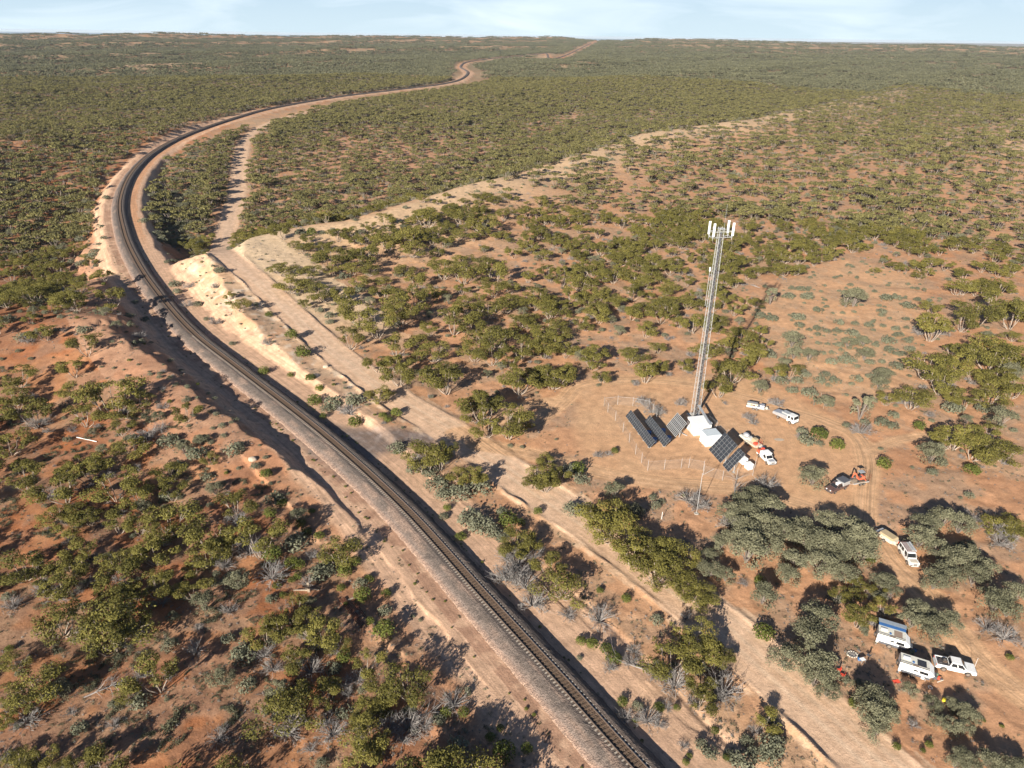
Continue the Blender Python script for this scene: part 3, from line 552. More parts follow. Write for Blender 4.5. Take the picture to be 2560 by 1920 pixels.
# ------------------------------------------------------------------ telecommunications compound
AX = math.radians(-77.5)                             # long axis of racks and shelters; they face left across it
EXCL = []
def keep_clear(x, y, r): EXCL.append((x, y, r))
def tower():
    p = g(1737, 1041); H = 47.0
    t = empty('lattice_tower', p, AX, 'tall galvanised steel lattice tower carrying white panel antennas', 'tower')
    NS = 8; hw = lambda z: 0.80-0.33*z/H
    for k in range(NS):
        z0 = H*k/NS; z1 = H*(k+1)/NS; sec = MB(); n = 7; b = MB()
        L = [(1, 1), (-1, 1), (-1, -1), (1, -1)]
        sec_o = None
        for i in range(n):
            a = z0+(z1-z0)*i/n; c = z0+(z1-z0)*(i+1)/n
            for j in range(4):
                u = L[j]; v = L[(j+1) % 4]; wa, wc = hw(a), hw(c)
                b.bar((u[0]*wa, u[1]*wa, a), (v[0]*wa, v[1]*wa, a), .02, 3)
                if i % 2: b.bar((u[0]*wa, u[1]*wa, a), (v[0]*wc, v[1]*wc, c), .022, 3)
                else: b.bar((v[0]*wa, v[1]*wa, a), (u[0]*wc, u[1]*wc, c), .022, 3)
        sec_o = b.build('tower_section', M['steelw'], t)
        for u in L: MB().bar((u[0]*hw(z0), u[1]*hw(z0), z0), (u[0]*hw(z1), u[1]*hw(z1), z1), .055, 5).build('leg', M['steelw'], sec_o)
    b = MB().box(-1.5, 1.5, -1.5, 1.5, -.3, .25); b.build('concrete_footing', M['concrete'], t)
    b = MB()                                         # ladder and cable run up the inside
    for s_ in (-.2, .2): b.bar((-.45*1.2, s_, .3), (-.3, s_, H-.5), .03, 4)
    for k in range(110): z = .6+k*.42; b.bar((-.54+.24*z/H, -.2, z), (-.54+.24*z/H, .2, z), .018, 3)
    b.build('ladder', M['steel'], t)
    MB().frus((.1, .5, -.25, .25, .5), (.05, .35, -.2, .2, H-1)).build('feeder_cables', M['dark'], t)
    b = MB()                                         # head frame: two square outriggers
    for z in (H-2.1, H-.9):
        for x in (-.75, .75): b.bar((x, -2.35, z), (x, 2.35, z), .06, 5)
        for y in (-2.3, -1.0, 1.0, 2.3): b.bar((-.75, y, z), (.75, y, z), .045, 4)
    b.box(-.7, .7, -.7, .7, H-.35, H-.28)
    hf = b.build('head_frame', M['steelw'], t)
    for x in (-.9, .9):
        for y in (-2.25, 2.25):
            MB().bar((x, y, H-2.6), (x, y, H+.9), .05, 5).build('mounting_pole', M['steelw'], hf)
            a = MB().box(x-.12+.22*(1 if x > 0 else -1), x+.12+.22*(1 if x > 0 else -1), y-.24, y+.24, H-1.7, H+1.15).build('panel_antenna', M['panelwhite'], t, .04)
            MB().box(x-.1, x+.1, y-.1, y+.1, H-2.1, H-1.72).build('cable_box', M['steel'], a)
    MB().bar((.3, .45, H-.3), (.3, .45, H+5.0), .022, 4).build('lightning_rod', M['steelw'], t)
    b = MB(); 
    for z in (36.2, 30.3): b.bar((-.4, -.45, z), (-.4, -1.15, z), .04, 4)
    b.bar((-.4, -1.15, 28.8), (-.4, -1.15, 37), .05, 5); b.build('side_mount', M['steelw'], t)
    MB().cyl((-.4, -1.15, 37.5), .18, .9, 'z', 10).build('small_antenna', M['panelwhite'], t)
    keep_clear(p[0], p[1], 3); return p
TW = tower()
def shelter(px, L, Wd, Hh, label, roofm, overhang=0.0):
    p = g(*px); o = empty('equipment_shelter', p, AX, label, 'shelter')
    MB().box(-.1, L+.1, -.1, Wd+.1, -.2, .18).build('base_slab', M['concrete'], o)
    MB().box(0, L, 0, Wd, .18, Hh).build('wall', M['panelwhite'], o, .03)
    MB().frus((-.08, L+.08, -.08, Wd+.08, Hh+.003), (-.02, L+.02, -.02, Wd+.02, Hh+.12)).build('roof', roofm, o)
    d = MB().box(L*.35, L*.35+1.0, -.04, -.004, .22, 2.25).build('door', M['offw'], o); MB().box(L*.35+.85, L*.35+.92, -.07, -.041, 1.15, 1.3).build('handle', M['steel'], d)
    b = MB()
    for k in range(1, int(L/1.2)): b.box(k*1.2-.012, k*1.2+.012, -.012, -.003, .22, Hh-.05); 
    if b.v: b.build('panel_joint', M['offw'], o)
    MB().box(L+.003, L+.03, Wd*.25, Wd*.25+.5, 1.6, 2.1).build('vent', M['steel'], o)
    keep_clear(p[0]+1.5, p[1]-1.5, 4); return o
s1 = shelter((1716, 1070), 3.9, 4.3, 2.95, 'larger white equipment shelter at the foot of the steel tower', M['panelwhite'])
s2 = shelter((1749, 1101), 3.0, 3.6, 2.75, 'smaller white equipment shelter with pale grey roof beside the large solar rack', M['roofgrey'])
for k in range(2):
    q = MB().box(.5+k*.95, 1.2+k*.95, -.42, -.02, .35, 1.05).build('air_conditioner', M['panelwhite'], s2, .03); MB().cyl((.85+k*.95, -.43, .7), .24, .03, 'y', 12).build('fan', M['steel'], q)
def cable_tray():
    a = Vector(TW)+Vector((.4, -.6, 3.35)); c = Vector(g(1776, 1063, 3.2)); c.z = 3.2; b = MB(); d = (c-a); n = Vector((-d.y, d.x, 0)).normalized()*.32
    v = [a-n, a+n, c+n, c-n]; up = Vector((0, 0, .14)); b.add(v+[q+up for q in v], [(3, 2, 1, 0), (4, 5, 6, 7), (0, 1, 5, 4), (1, 2, 6, 5), (2, 3, 7, 6), (3, 0, 4, 7)])
    o = b.build('cable_tray', M['steel']); tag(o, 'covered grey cable tray bridging from the tower over the white shelters', 'cable tray')
    for f in (.1, .55, .97): q = a+d*f; MB().bar((q.x, q.y, 0.0), (q.x, q.y, q.z), .05, 4).build('leg', M['steel'], o)
cable_tray()
def solar(px, L, run, h0, h1, cols, rows, label, group, posts, gap=()):
    p = P(*px, h0); base = (p[0], p[1], 0.0); o = empty('solar_rack', base, AX, label, 'solar rack', group)
    # local x along the rack, y = away from the sun side (uphill)
    sl = math.hypot(run, h1-h0); n = Vector((0, -(h1-h0), run)).normalized(); pw = L/cols; phh = sl/rows
    pm = None
    fr = MB()
    for r in range(rows):
        for e in (.2, .8):
            f = (r+e)/rows; fr.bar((0, run*f, h0+(h1-h0)*f-.07), (L, run*f, h0+(h1-h0)*f-.07), .035, 4)
    npst = posts
    for k in range(npst):
        x = L*(k+.5)/npst
        fr.bar((x, .05, h0-.12), (x, run-.05, h1-.12), .045, 4)
        fo = MB().bar((x, run*.5, -.3), (x, run*.5, (h0+h1)/2-.12), .08, 6).bar((x, run*.5, .15), (x, run*.88, h1*.88-.1), .035, 4); fo.build('post', M['steel'], o); MB().cyl((x, run*.5, .02), .4, .08, 'z', 12).build('concrete_pad', M['concrete'], o)
    fr.build('frame', M['steel'], o)
    q = MB().frus((.02, pw-.02, 0, phh-.025, 0), (.02, pw-.02, 0, phh-.025, .04)).mesh('solar_panel', M['steel']); cellm = MB().box(.028, pw-.028, .012, phh-.035, .041, .046).mesh('cells', M['cell'])
    tilt = math.atan2(h1-h0, run)
    for r in range(rows):
        for k in range(cols):
            if (r, k) in gap: continue
            a = meshobj('solar_panel', q, o); f = r/rows; a.location = (k*pw, run*f, h0+(h1-h0)*f); a.rotation_euler = (tilt, 0, 0); meshobj('cells', cellm, a)
    c = Vector((math.cos(AX), math.sin(AX), 0))*L/2; keep_clear(base[0]+c.x+.8, base[1]+c.y+.3, L*.45); return o
z1 = lambda x, y: (1480+x/3.687, 900+y/3.687); z2 = lambda x, y: (1500+x/9.217, 960+y/9.217)
SG = 'solar racks in the tower compound'
solar(z2(590, 740), 15.4, 1.25, .7, 2.35, 18, 2, 'long low solar rack nearest the left fence', SG, 5)
solar(z2(1020, 865), 12.1, 1.3, .7, 2.4, 14, 2, 'long low solar rack second from the left fence', SG, 4)
solar(z1(1075, 825), 5.75, 3.4, .75, 4.9, 5, 6, 'large steep solar rack beside the smaller white shelter', SG, 3)
solar(z1(1202, 968), 2.8, 3.3, .75, 4.8, 3, 6, 'smaller steep solar rack behind the white cube cabinets', SG, 2)
def slat_rack():
    p = P(*z2(1530, 970), .7); o = empty('slatted_rack', (p[0], p[1], 0), AX, 'tilted rack of narrow dark slats and silver rails left of the large shelter', 'rack')
    L, run, h0, h1 = 5.2, 2.5, .7, 4.1; sl = math.hypot(run, h1-h0); tilt = math.atan2(h1-h0, run)
    a = MB().box(0, L, 0, .06, -.05, .06).mesh('rail', M['steelw']); w = L/9*.74
    s_ = MB().box(0, w, 0, sl, 0, .05).mesh('slat', M['cell']); u = MB().box(0, .06, 0, sl, .02, .09).mesh('upright_rail', M['steelw'])
    for k in range(9): q = meshobj('slat', s_, o); q.location = (k*L/9+.12, 0, h0); q.rotation_euler = (tilt, 0, 0)
    for k in range(10): q = meshobj('upright_rail', u, o); q.location = (k*L/9, 0, h0); q.rotation_euler = (tilt, 0, 0)
    for f in (0, .33, .66, .97): q = meshobj('rail', a, o); q.location = (0, run*f, h0+(h1-h0)*f); q.rotation_euler = (tilt, 0, 0)
    for x in (.8, L-.8): MB().bar((x, run*.55, -.2), (x, run*.55, 2.4), .09, 6).bar((x, run*.55, .2), (x, run*.9, 3.6), .04, 4).build('post', M['steel'], o)
slat_rack()
for i, (x, y, w) in enumerate([(1120, 1140, 'behind the leftmost solar rack, the one farther from the camera'), (1250, 1300, 'behind the leftmost solar rack, the one nearer the camera'), (1450, 1090, 'behind the second solar rack, farther one'), (1580, 1260, 'behind the second solar rack, nearer one')]):
    p = g(*z2(x, y), .5); o = empty('drum', p, 0, 'blue round plastic tub '+w, 'tub', 'blue tubs behind the solar racks')
    MB().cyl((0, 0, .5), .58, 1.0, 'z', 16, .64).build('body', M['blue'], o); MB().cyl((0, 0, 1.03), .66, .06, 'z', 16).build('rim', M['blue'], o)
for i, (x, y, w) in enumerate([(1010, 1200, 'under the end of the smaller solar rack'), (1150, 1340, 'in front of the smaller solar rack, nearest the fence')]):
    p = g(1760+x/10.37, 1040+y/10.37+3); o = empty('cabinet', p, math.radians(-70), 'white cube cabinet '+w, 'cabinet', 'white cube cabinets'); keep_clear(p[0], p[1], 1.5)
    MB().box(-.65, .65, -.65, .65, .15, 1.45).build('body', M['panelwhite'], o, .02); MB().frus((-.7, .7, -.7, .7, 1.452), (-.62, .62, -.62, .62, 1.53)).build('lid', M['panelwhite'], o); b = MB(); 
    for sx in (-.5, .5): b.box(sx-.08, sx+.08, -.6, .6, 0, .15)
    b.build('skid', M['wood'], o)
for i, (x, y) in enumerate([(1100, 1330), (1140, 1345), (745, 1400)]): pass
for k, (x, y, a) in enumerate([(1890, 1130, .3), (1950, 1170, 1.0)]):
    o = MB().box(-.75, .75, -.12, .12, 0, .12).build('steel_offcut', M['steel']); o.location = g(*z2(x, y)); o.location.z += .02; o.rotation_euler = (0, 0, -1.1+a*.2); tag(o, ('longer' if k else 'upper')+' steel offcut lying between slatted rack and large shelter', 'offcut')
# chain link fence
def wire_mat():
    m = bpy.data.materials.new('chain_link'); m.use_nodes = True; n = m.node_tree; b = n.nodes['Principled BSDF']; b.inputs['Base Color'].default_value = (.45, .42, .4, 1); b.inputs['Metallic'].default_value = .3; b.inputs['Roughness'].default_value = .5
    tc_ = n.nodes.new('ShaderNodeTexCoord'); w1 = n.nodes.new('ShaderNodeTexNoise'); w1.inputs['Scale'].default_value = 2; r = n.nodes.new('ShaderNodeMapRange'); r.inputs['To Min'].default_value = .05; r.inputs['To Max'].default_value = .12
    n.links.new(tc_.outputs['Object'], w1.inputs['Vector']); n.links.new(w1.outputs['Fac'], r.inputs['Value']); n.links.new(r.outputs['Result'], b.inputs['Alpha']); return m
WM = wire_mat()
def fence():
    pts = [(110, 425), (235, 412), (375, 425), (522, 452), (560, 492), (592, 545)]; run2 = [(1035, 560), (1142, 650), (1240, 735)]; run3 = [(110, 425), (145, 480), (215, 560), (285, 665), (342, 760), (400, 870), (455, 950), (512, 1018), (665, 1010), (820, 1000), (890, 995), (1025, 1020)]
    run4 = [(1025, 1060), (1200, 1110), (1330, 1095), (1480, 1065), (1500, 990)]
    o = empty('chain_link_fence', g(*z1(400, 870)), 0, 'galvanised chain link fence round the tower compound', 'fence'); base = Vector(o.location)
    for run in (pts, run3, run2, run4):
        w = [Vector(g(*z1(*q)))-base for q in run]
        for i, q in enumerate(w):
            c = MB().bar(q+Vector((0, 0, -.3)), q+Vector((0, 0, 2.35)), .038, 5); c.bar(q+Vector((0, 0, 2.35)), q+Vector((.12, .2, 2.7)), .018, 4); c.build('post', M['steelw'], o)
        for a, c in zip(w[:-1], w[1:]):
            MB().bar(a+Vector((0, 0, 2.3)), c+Vector((0, 0, 2.3)), .026 if run is pts else .009, 4).build('top_rail', M['steelw'], o)
            n_ = Vector((-(c-a).y, (c-a).x, 0)).normalized()*.012; up = Vector((0, 0, 2.28)); lo_ = Vector((0, 0, .03))
            MB().add([a+lo_, c+lo_, c+up, a+up], [(0, 1, 2, 3)]).build('wire_mesh', WM, o)
            for zz in (.8, 1.55): pass
    for a, c in ((w[0], w[1]),): MB().bar(a+Vector((0, 0, .1)), a*.5+c*.5+Vector((0, 0, 2.2)), .03, 4).build('brace', M['steelw'], o)
fence()
def sign_post(px, h, label, m='steelw'):
    p = g(*px); o = MB().bar((0, 0, -.2), (0, 0, h), .05, 6).build('marker_post', M[m]); o.location = p; tag(o, label, 'post'); return o
sign_post((1741, 1284), 9.5, 'tall thin pale pole standing before the grey fan shaped bush', 'steelw'); MB().cyl((0, 0, .06), .45, .14, 'z', 10).build('concrete_base', M['concrete'], bpy.data.objects['marker_post'])
sign_post((1654, 1298), 1.7, 'short white marker post on the red sand between road trees and fence', 'panelwhite')
for x, y, lb in [(1905, 964, 'beyond the white tray truck'), (2052, 993, 'upper of two by the truck'), (2058, 1022, 'lower of two by the truck')]: sign_post((x, y), 1.3, 'short pale survey stake in cleared ground '+lb, 'wood')

# ------------------------------------------------------------------ plants: leaf clouds, stems, prototypes
def leafcloud(cl, n, size, rg, zmin=-0.25, asp=0.55, up=0.35, jit=0.65, depth=0.3, ragged=0.15):
    cl = np.array(cl, float); w = cl[:, 3]*cl[:, 4]; ci = rg.choice(len(cl), n, p=w/w.sum()); c = cl[ci]
    d = rg.normal(size=(n*3, 3)); d /= np.linalg.norm(d, axis=1)[:, None]; d = d[d[:, 2] > zmin][:n]
    if len(d) < n: d = np.vstack([d, d])[:n]
    rad = 1-depth*rg.random((n, 1))**1.5+ragged*rg.normal(size=(n, 1)); p = c[:, :3]+d*c[:, 3:6]*rad
    nn = d/c[:, 3:6]; nn /= np.linalg.norm(nn, axis=1)[:, None]; nn = nn+rg.normal(size=(n, 3))*jit+[0, 0, up]; nn /= np.linalg.norm(nn, axis=1)[:, None]
    t = rg.normal(size=(n, 3)); t -= (t*nn).sum(1)[:, None]*nn; t /= np.linalg.norm(t, axis=1)[:, None]; b = np.cross(nn, t)
    s = size*(0.6+0.8*rg.random((n, 1)))
    V = np.stack([p-t*s*.5, p+b*s*asp*.5, p+t*s*.5, p-b*s*asp*.5], 1).reshape(-1, 3); F = np.arange(n*4).reshape(-1, 4)
    clv = rg.random(len(cl)); val = np.repeat(np.clip(0.55*clv[ci]+0.55*rg.random(n)-0.05, 0, 1), 4)
    return V, F, val
def leafmesh(name, parts, m):
    V = np.vstack([p[0] for p in parts]); o = 0; Fs = []
    for p in parts: Fs.append(p[1]+o); o += len(p[0])
    me = npmesh(name, V, np.vstack(Fs), m); a = me.attributes.new('leafv', 'FLOAT', 'POINT'); a.data.foreach_set('value', np.concatenate([p[2] for p in parts]).astype(np.float32)); return me
def limb(b, pts, r0, r1, n=4):
    for i in range(len(pts)-1):
        a = i/(len(pts)-1); c = (i+1)/(len(pts)-1); b.bar(pts[i], pts[i+1], r0+(r1-r0)*a, n, r0+(r1-r0)*c)
def twigs(b, cl, rg, n, r=0.02):
    for _ in range(n):
        c = cl[rg.integers(len(cl))]; d = rg.normal(size=3); d[2] = abs(d[2])*.5; d /= np.linalg.norm(d)
        b.bar(np.array(c[:3])-[0, 0, c[5]*.7], np.array(c[:3])+d*np.array(c[3:6])*.9, r*1.6, 3, r*.5)
# ------------------------------------------------------------------ vehicles and camp
def wheel_on(o, x, y, r, w, spare=None, axis='y', z=None):
    z = r if z is None else z; c = (x, y, z)
    t = MB().cyl((0, 0, 0), r, w, axis, 18).build('wheel', M['black'], o, .02); t.location = c
    q = MB(); dd = w/2+.012
    for s_ in (-1, 1):
        p = {'y': (0, s_*dd, 0), 'x': (s_*dd, 0, 0), 'z': (0, 0, s_*dd)}[axis]; q.cyl(p, r*.58, .02, axis, 12); q.cyl(tuple(v*1.15 for v in p), r*.2, .03, axis, 8)
    q.build('rim', M['rimgrey'], t)
def pose(rear, front, half, side):                   # side -1: the right hand wheels are the ones seen at these pixels
    a = g(*rear); b = g(*front); h = math.atan2(b[1]-a[1], b[0]-a[0]); c = (a+b)/2; L = np.array([-math.sin(h), math.cos(h)])
    return (c[0]-side*L[0]*half, c[1]-side*L[1]*half, c[2]), h
def patch(b, A, B, C, D, u0, u1, v0, v1, t=.012): b.quad(*subq(A, B, C, D, u0, u1, v0, v1), t)
def cabin(o, bx0, bx1, tx0, tx1, w0, w1, z0, z1, paint, wins=((.06, .46), (.52, .94)), rear=True, name='cabin'):
    cb = MB().frus((bx0, bx1, -w0, w0, z0), (tx0, tx1, -w1, w1, z1)).build(name, paint, o, .05)
    c = {(i, j, k): ((bx0, bx1)[i] if k == 0 else (tx0, tx1)[i], (-1, 1)[j]*(w0, w1)[k], (z0, z1)[k]) for i in (0, 1) for j in (0, 1) for k in (0, 1)}
    b = MB(); patch(b, c[1, 0, 0], c[1, 1, 0], c[1, 1, 1], c[1, 0, 1], .06, .94, .1, .88, .015); b.build('windscreen', M['glass'], o)
    for u0, u1 in wins:
        for j in (0, 1):
            b = MB(); q = (c[0, j, 0], c[1, j, 0], c[1, j, 1], c[0, j, 1]) if j == 0 else (c[1, 1, 0], c[0, 1, 0], c[0, 1, 1], c[1, 1, 1])
            uu = (u0, u1) if j == 0 else (1-u1, 1-u0); patch(b, *q, uu[0], uu[1], .12, .86, .015); b.build('side_window', M['glass'], o)
    if rear: b = MB(); patch(b, c[0, 1, 0], c[0, 0, 0], c[0, 0, 1], c[0, 1, 1], .12, .88, .15, .85, .015); b.build('rear_window', M['glass'], o)
    return cb
def lights(o, x, w, z, back=False):
    for s_ in (-1, 1): MB().box(x-.03, x+.03, s_*w-.16, s_*w+.16, z-.1, z+.1).build('tail_light' if back else 'headlight', M['red'] if back else M['panelwhite'], o, .02)
def lower(o, L, wb, w, zb, zh, paint, bonnet, hood0, hood1, r=.4):   # lower body with wheel arches from a side profile
    f = wb/2; x0, x1 = -L/2, L/2; pr = [(x0, zb)]
    for cx in (-f, f):
        for k in range(7): a = math.pi*(1-k/6); pr.append((cx+(r+.09)*math.cos(a), max(zb, r*.95+(r+.09)*math.sin(a)*.93)))
    pr += [(x1, zb), (x1+.06, zb+.25), (x1, hood1), (hood0, zh), (x0, zh), (x0-.03, zb+.3)]
    MB().prism(pr, -w, w).build('body', paint, o, .05)
    for cx in (-f, f):
        for s_ in (-1, 1): wheel_on(o, cx, s_*(w-.1), r, .27)
    MB().box(x0+.3, x1-.3, -w+.25, w-.25, zb-.05, zb+.3).build('chassis', M['dark'], o)
    b = MB().box(x1+.0, x1+.16, -w*.95, w*.95, zb-.02, zb+.22); b.build('front_bumper', M['dark'], o, .03); MB().box(x0-.14, x0, -w*.9, w*.9, zb, zb+.2).build('rear_bumper', M['steel'], o, .03)
    for s_ in (-1, 1): MB().box(hood0-.25, hood0-.12, s_*(w+.03) if s_ > 0 else -w-.25, s_*(w+.25) if s_ > 0 else -w-.03, zh+.08, zh+.26).build('mirror', M['dark'], o, .02)
    b = MB().box(x1+.055, x1+.075, -w*.5, w*.5, zb+.3, hood1-.08); b.build('grille', M['dark'], o)

def white_ute():
    loc, h = pose((2357.3, 1677), (2417, 1690.5), .85, -1); o = empty('utility_vehicle', loc, h, 'white dual cab utility with open tray holding a spare tyre, beside the solar camper', 'utility'); keep_clear(loc[0], loc[1], 2.6)
    lower(o, 5.3, 3.22, .94, .42, 1.08, M['white'], 0, 1.0, .98); cabin(o, -.95, 1.35, -.72, .62, .9, .72, 1.08, 1.78, M['white']); lights(o, 2.62, .72, .85); lights(o, -2.66, .8, .9, True)
    t = MB().box(-2.5, -1.0, -.76, .76, 1.02, 1.10).build('tray_floor', M['dark'], o); b = MB()
    b.box(-2.6, -1.0, -.93, -.82, 1.08, 1.16).box(-2.6, -1.0, .82, .93, 1.08, 1.16).box(-2.64, -2.54, -.9, .9, 1.08, 1.16); b.build('tray_rail', M['white'], o)
    wheel_on(o, -1.45, .05, .37, .24, axis='z', z=1.25); MB().box(-2.3, -1.9, -.6, .3, 1.1, 1.3).build('tool_box', M['dark'], o, .03)
    MB().bar((-1.02, -.8, 1.1), (-.8, -.68, 1.8), .04, 5).bar((-1.02, .8, 1.1), (-.8, .68, 1.8), .04, 5).bar((-.8, -.68, 1.8), (-.8, .68, 1.8), .04, 5).build('sports_bar', M['dark'], o)
    MB().bar((2.7, .55, .6), (2.7, .55, 2.6), .018, 5).build('aerial', M['panelwhite'], o)
def wagon():
    loc, h = pose((2248.7, 1384), (2265.7, 1410), .8, -1); o = empty('wagon', loc, h, 'white long four wheel drive wagon with a loaded roof rack on the bush track', 'wagon'); keep_clear(loc[0], loc[1], 2.4)
    lower(o, 5.0, 2.98, .85, .5, 1.15, M['white'], 0, 1.0, 1.1); cabin(o, -2.45, 1.2, -2.35, .75, .83, .74, 1.15, 1.98, M['white'], ((.05, .28), (.32, .55), (.68, .93))); lights(o, 2.48, .62, .95)
    rk = MB()
    for y in (-.68, .68): rk.bar((-2.2, y, 2.12), (.5, y, 2.12), .03, 4)
    for k in range(12): x = -2.2+k*.245; rk.bar((x, -.68, 2.12), (x, .68, 2.12), .022, 4)
    for x in (-2.1, -.8, .4):
        for y in (-.68, .68): rk.bar((x, y, 1.96), (x, y, 2.12), .02, 4)
    rk.build('roof_rack', M['rust'], o); MB().cyl((-.85, .78, 2.2), .15, 2.6, 'x', 10).build('rolled_awning', M['steel'], o); MB().box(-2.0, .3, .15, .55, 2.15, 2.27).build('strapped_load', M['steel'], o, .02)
    MB().box(1.5, 2.35, -.6, .6, 1.13, 1.16).build('bonnet', M['cream'], o, .01); MB().bar((1.3, -.85, 1.0), (1.15, -.86, 2.1), .05, 6).build('snorkel', M['dark'], o)
    b = MB().bar((2.75, -.7, .6), (2.75, .7, .6), .05, 5).bar((2.75, -.4, .55), (2.7, -.4, 1.15), .04, 5).bar((2.75, .4, .55), (2.7, .4, 1.15), .04, 5).bar((2.7, -.4, 1.12), (2.7, .4, 1.12), .04, 5).build('bull_bar', M['white'], o)
def brown_ute():
    loc, h = pose((2111.5, 1224), (2087.4, 1234.5), .85, 1); o = empty('utility_vehicle', loc, h, 'dusty dark brown utility with charcoal canopy and rooftop boxes towing the excavator trailer', 'utility'); keep_clear(loc[0], loc[1], 2.6)
    lower(o, 5.3, 3.2, .94, .42, 1.1, M['brown'], 0, 1.05, 1.0); cabin(o, -.6, 1.4, -.4, .75, .9, .74, 1.1, 1.8, M['brown'], rear=False); lights(o, 2.62, .7, .85)
    MB().box(-2.75, -.66, -.93, .93, .85, 1.95).build('canopy', M['steel'], o, .03); MB().box(-2.8, -.6, -.97, .97, 1.953, 2.03).build('canopy_cover', M['charcoal'], o, .02)
    MB().box(-.35, .75, -.1, .62, 1.86, 2.0).build('roof_box', M['panelwhite'], o, .04); MB().box(-.2, .5, -.7, -.25, 1.86, 2.0).build('roof_bag', M['dark'], o, .05)
    MB().box(.9, 1.0, .1, .7, 1.75, 1.9).build('light_bar', M['panelwhite'], o, .02); b = MB()
    for x in (-.2, .55): b.bar((x, -.7, 1.84), (x, .7, 1.84), .025, 4)
    b.build('roof_bars', M['dark'], o); MB().cyl((2.74, -.45, .95), .12, .08, 'x', 10).cyl((2.74, .45, .95), .12, .08, 'x', 10).build('spotlights', M['panelwhite'], o)
    return loc, h
def exc_trailer(loc, h):
    # hitched behind the brown utility
    w1 = g(2149.8, 1214.5); w2 = g(2157.4, 1212); hx = Vector((loc[0]-math.cos(h)*3.1, loc[1]-math.sin(h)*3.1, 0)); mid = Vector(((w1[0]+w2[0])/2, (w1[1]+w2[1])/2, 0)); 
    d0 = (hx-mid); hh = math.atan2(d0.y, d0.x)+math.radians(14); n = Vector((-math.sin(hh), math.cos(hh), 0)); c = mid+n*-0.85*(-1)*1.0 if False else mid-n*(-.85)*1.0
    n2 = Vector((-math.sin(hh), math.cos(hh), 0)); side = 1 if (-mid).dot(n2) > 0 else -1; c = mid-n2*side*.9; keep_clear(c.x, c.y, 2.6)
    o = empty('machinery_trailer', (c.x, c.y, G1(c.x, c.y)), hh, 'low machinery trailer with raised loading ramps carrying a small orange excavator', 'trailer')
    MB().box(-1.7, 1.9, -.8, .8, .5, .62).build('deck', M['wood'], o); b = MB()
    for s_ in (-.85, .85): b.box(-1.8, 2.0, s_-.05, s_+.05, .45, .7)
    b.bar((2.0, -.8, .55), (3.3, 0, .5), .05, 4).bar((2.0, .8, .55), (3.3, 0, .5), .05, 4).bar((3.3, 0, .5), (3.7, 0, .5), .06, 4); b.build('chassis', M['steel'], o)
    for x in (-.42, .42):
        for s_ in (-1, 1): wheel_on(o, x, s_*1.0, .36, .24)
    for s_ in (-1, 1): MB().box(-1.0, 1.0, s_*1.02-.14, s_*1.02+.14, .78, .82).build('mudguard', M['cream'], o)
    for y0, y1 in ((-.8, -.28), (.28, .8)):
        b = MB(); b.bar((-1.8, y0, .6), (-2.05, y0, 2.3), .035, 4).bar((-1.8, y1, .6), (-2.05, y1, 2.3), .035, 4)
        for k in range(7): z = .7+k*.26; b.bar((-1.81-.147*(z-.6), y0, z), (-1.81-.147*(z-.6), y1, z), .025, 4)
        b.build('loading_ramp', M['rust'], o)
    e = empty('mini_excavator', (c.x, c.y, G1(c.x, c.y)+.62), hh, 'small orange excavator with folded arm and grey canopy on the machinery trailer', 'excavator')
    for s_ in (-1, 1): MB().prism([(-.85, .05), (-.7, 0), (.7, 0), (.85, .05), (.9, .2), (.8, .36), (-.8, .36), (-.9, .2)], s_*.58-.13, s_*.58+.13).build('track', M['black'], e, .02)
    MB().box(-.4, .4, -.45, .45, .15, .42).build('undercarriage', M['dark'], e); MB().prism([(-.95, .45), (.55, .45), (.55, .75), (-.2, .8), (-.35, 1.2), (-.85, 1.2), (-.98, .9)], -.48, .48).build('body', M['orange'], e, .05)
    MB().box(-.3, .1, -.22, .22, .8, 1.15).build('seat', M['dark'], e, .04); b = MB()
    for x, y in ((-.6, -.44), (-.6, .44), (.5, -.44), (.5, .44)): b.bar((x, y, .7), (x*.9, y, 2.2), .03, 4)
    b.build('canopy_frame', M['dark'], e); MB().box(-.68, .6, -.52, .52, 2.2, 2.27).build('canopy_roof', M['steel'], e, .03)
    MB().prism([(.5, .5), (.75, .6), (1.3, 1.75), (1.75, 2.15), (1.7, 2.35), (1.1, 1.95), (.5, .8)], -.1, .1).build('boom', M['orange'], e, .03); MB().prism([(1.62, 2.2), (1.85, 2.25), (2.15, 1.1), (2.0, 1.0)], -.08, .08).build('arm', M['orange'], e, .02)
    MB().prism([(1.9, 1.1), (2.3, 1.05), (2.35, .7), (2.05, .5), (1.8, .75)], -.25, .25).build('bucket', M['dark'], e, .02); MB().bar((.8, 0, .75), (1.2, 0, 1.8), .05, 6).build('boom_ram', M['steel'], e)
    MB().prism([(-1.25, .05), (-1.1, .05), (-1.05, .4), (-1.2, .42)], -.6, .6).build('blade', M['orange'], e)
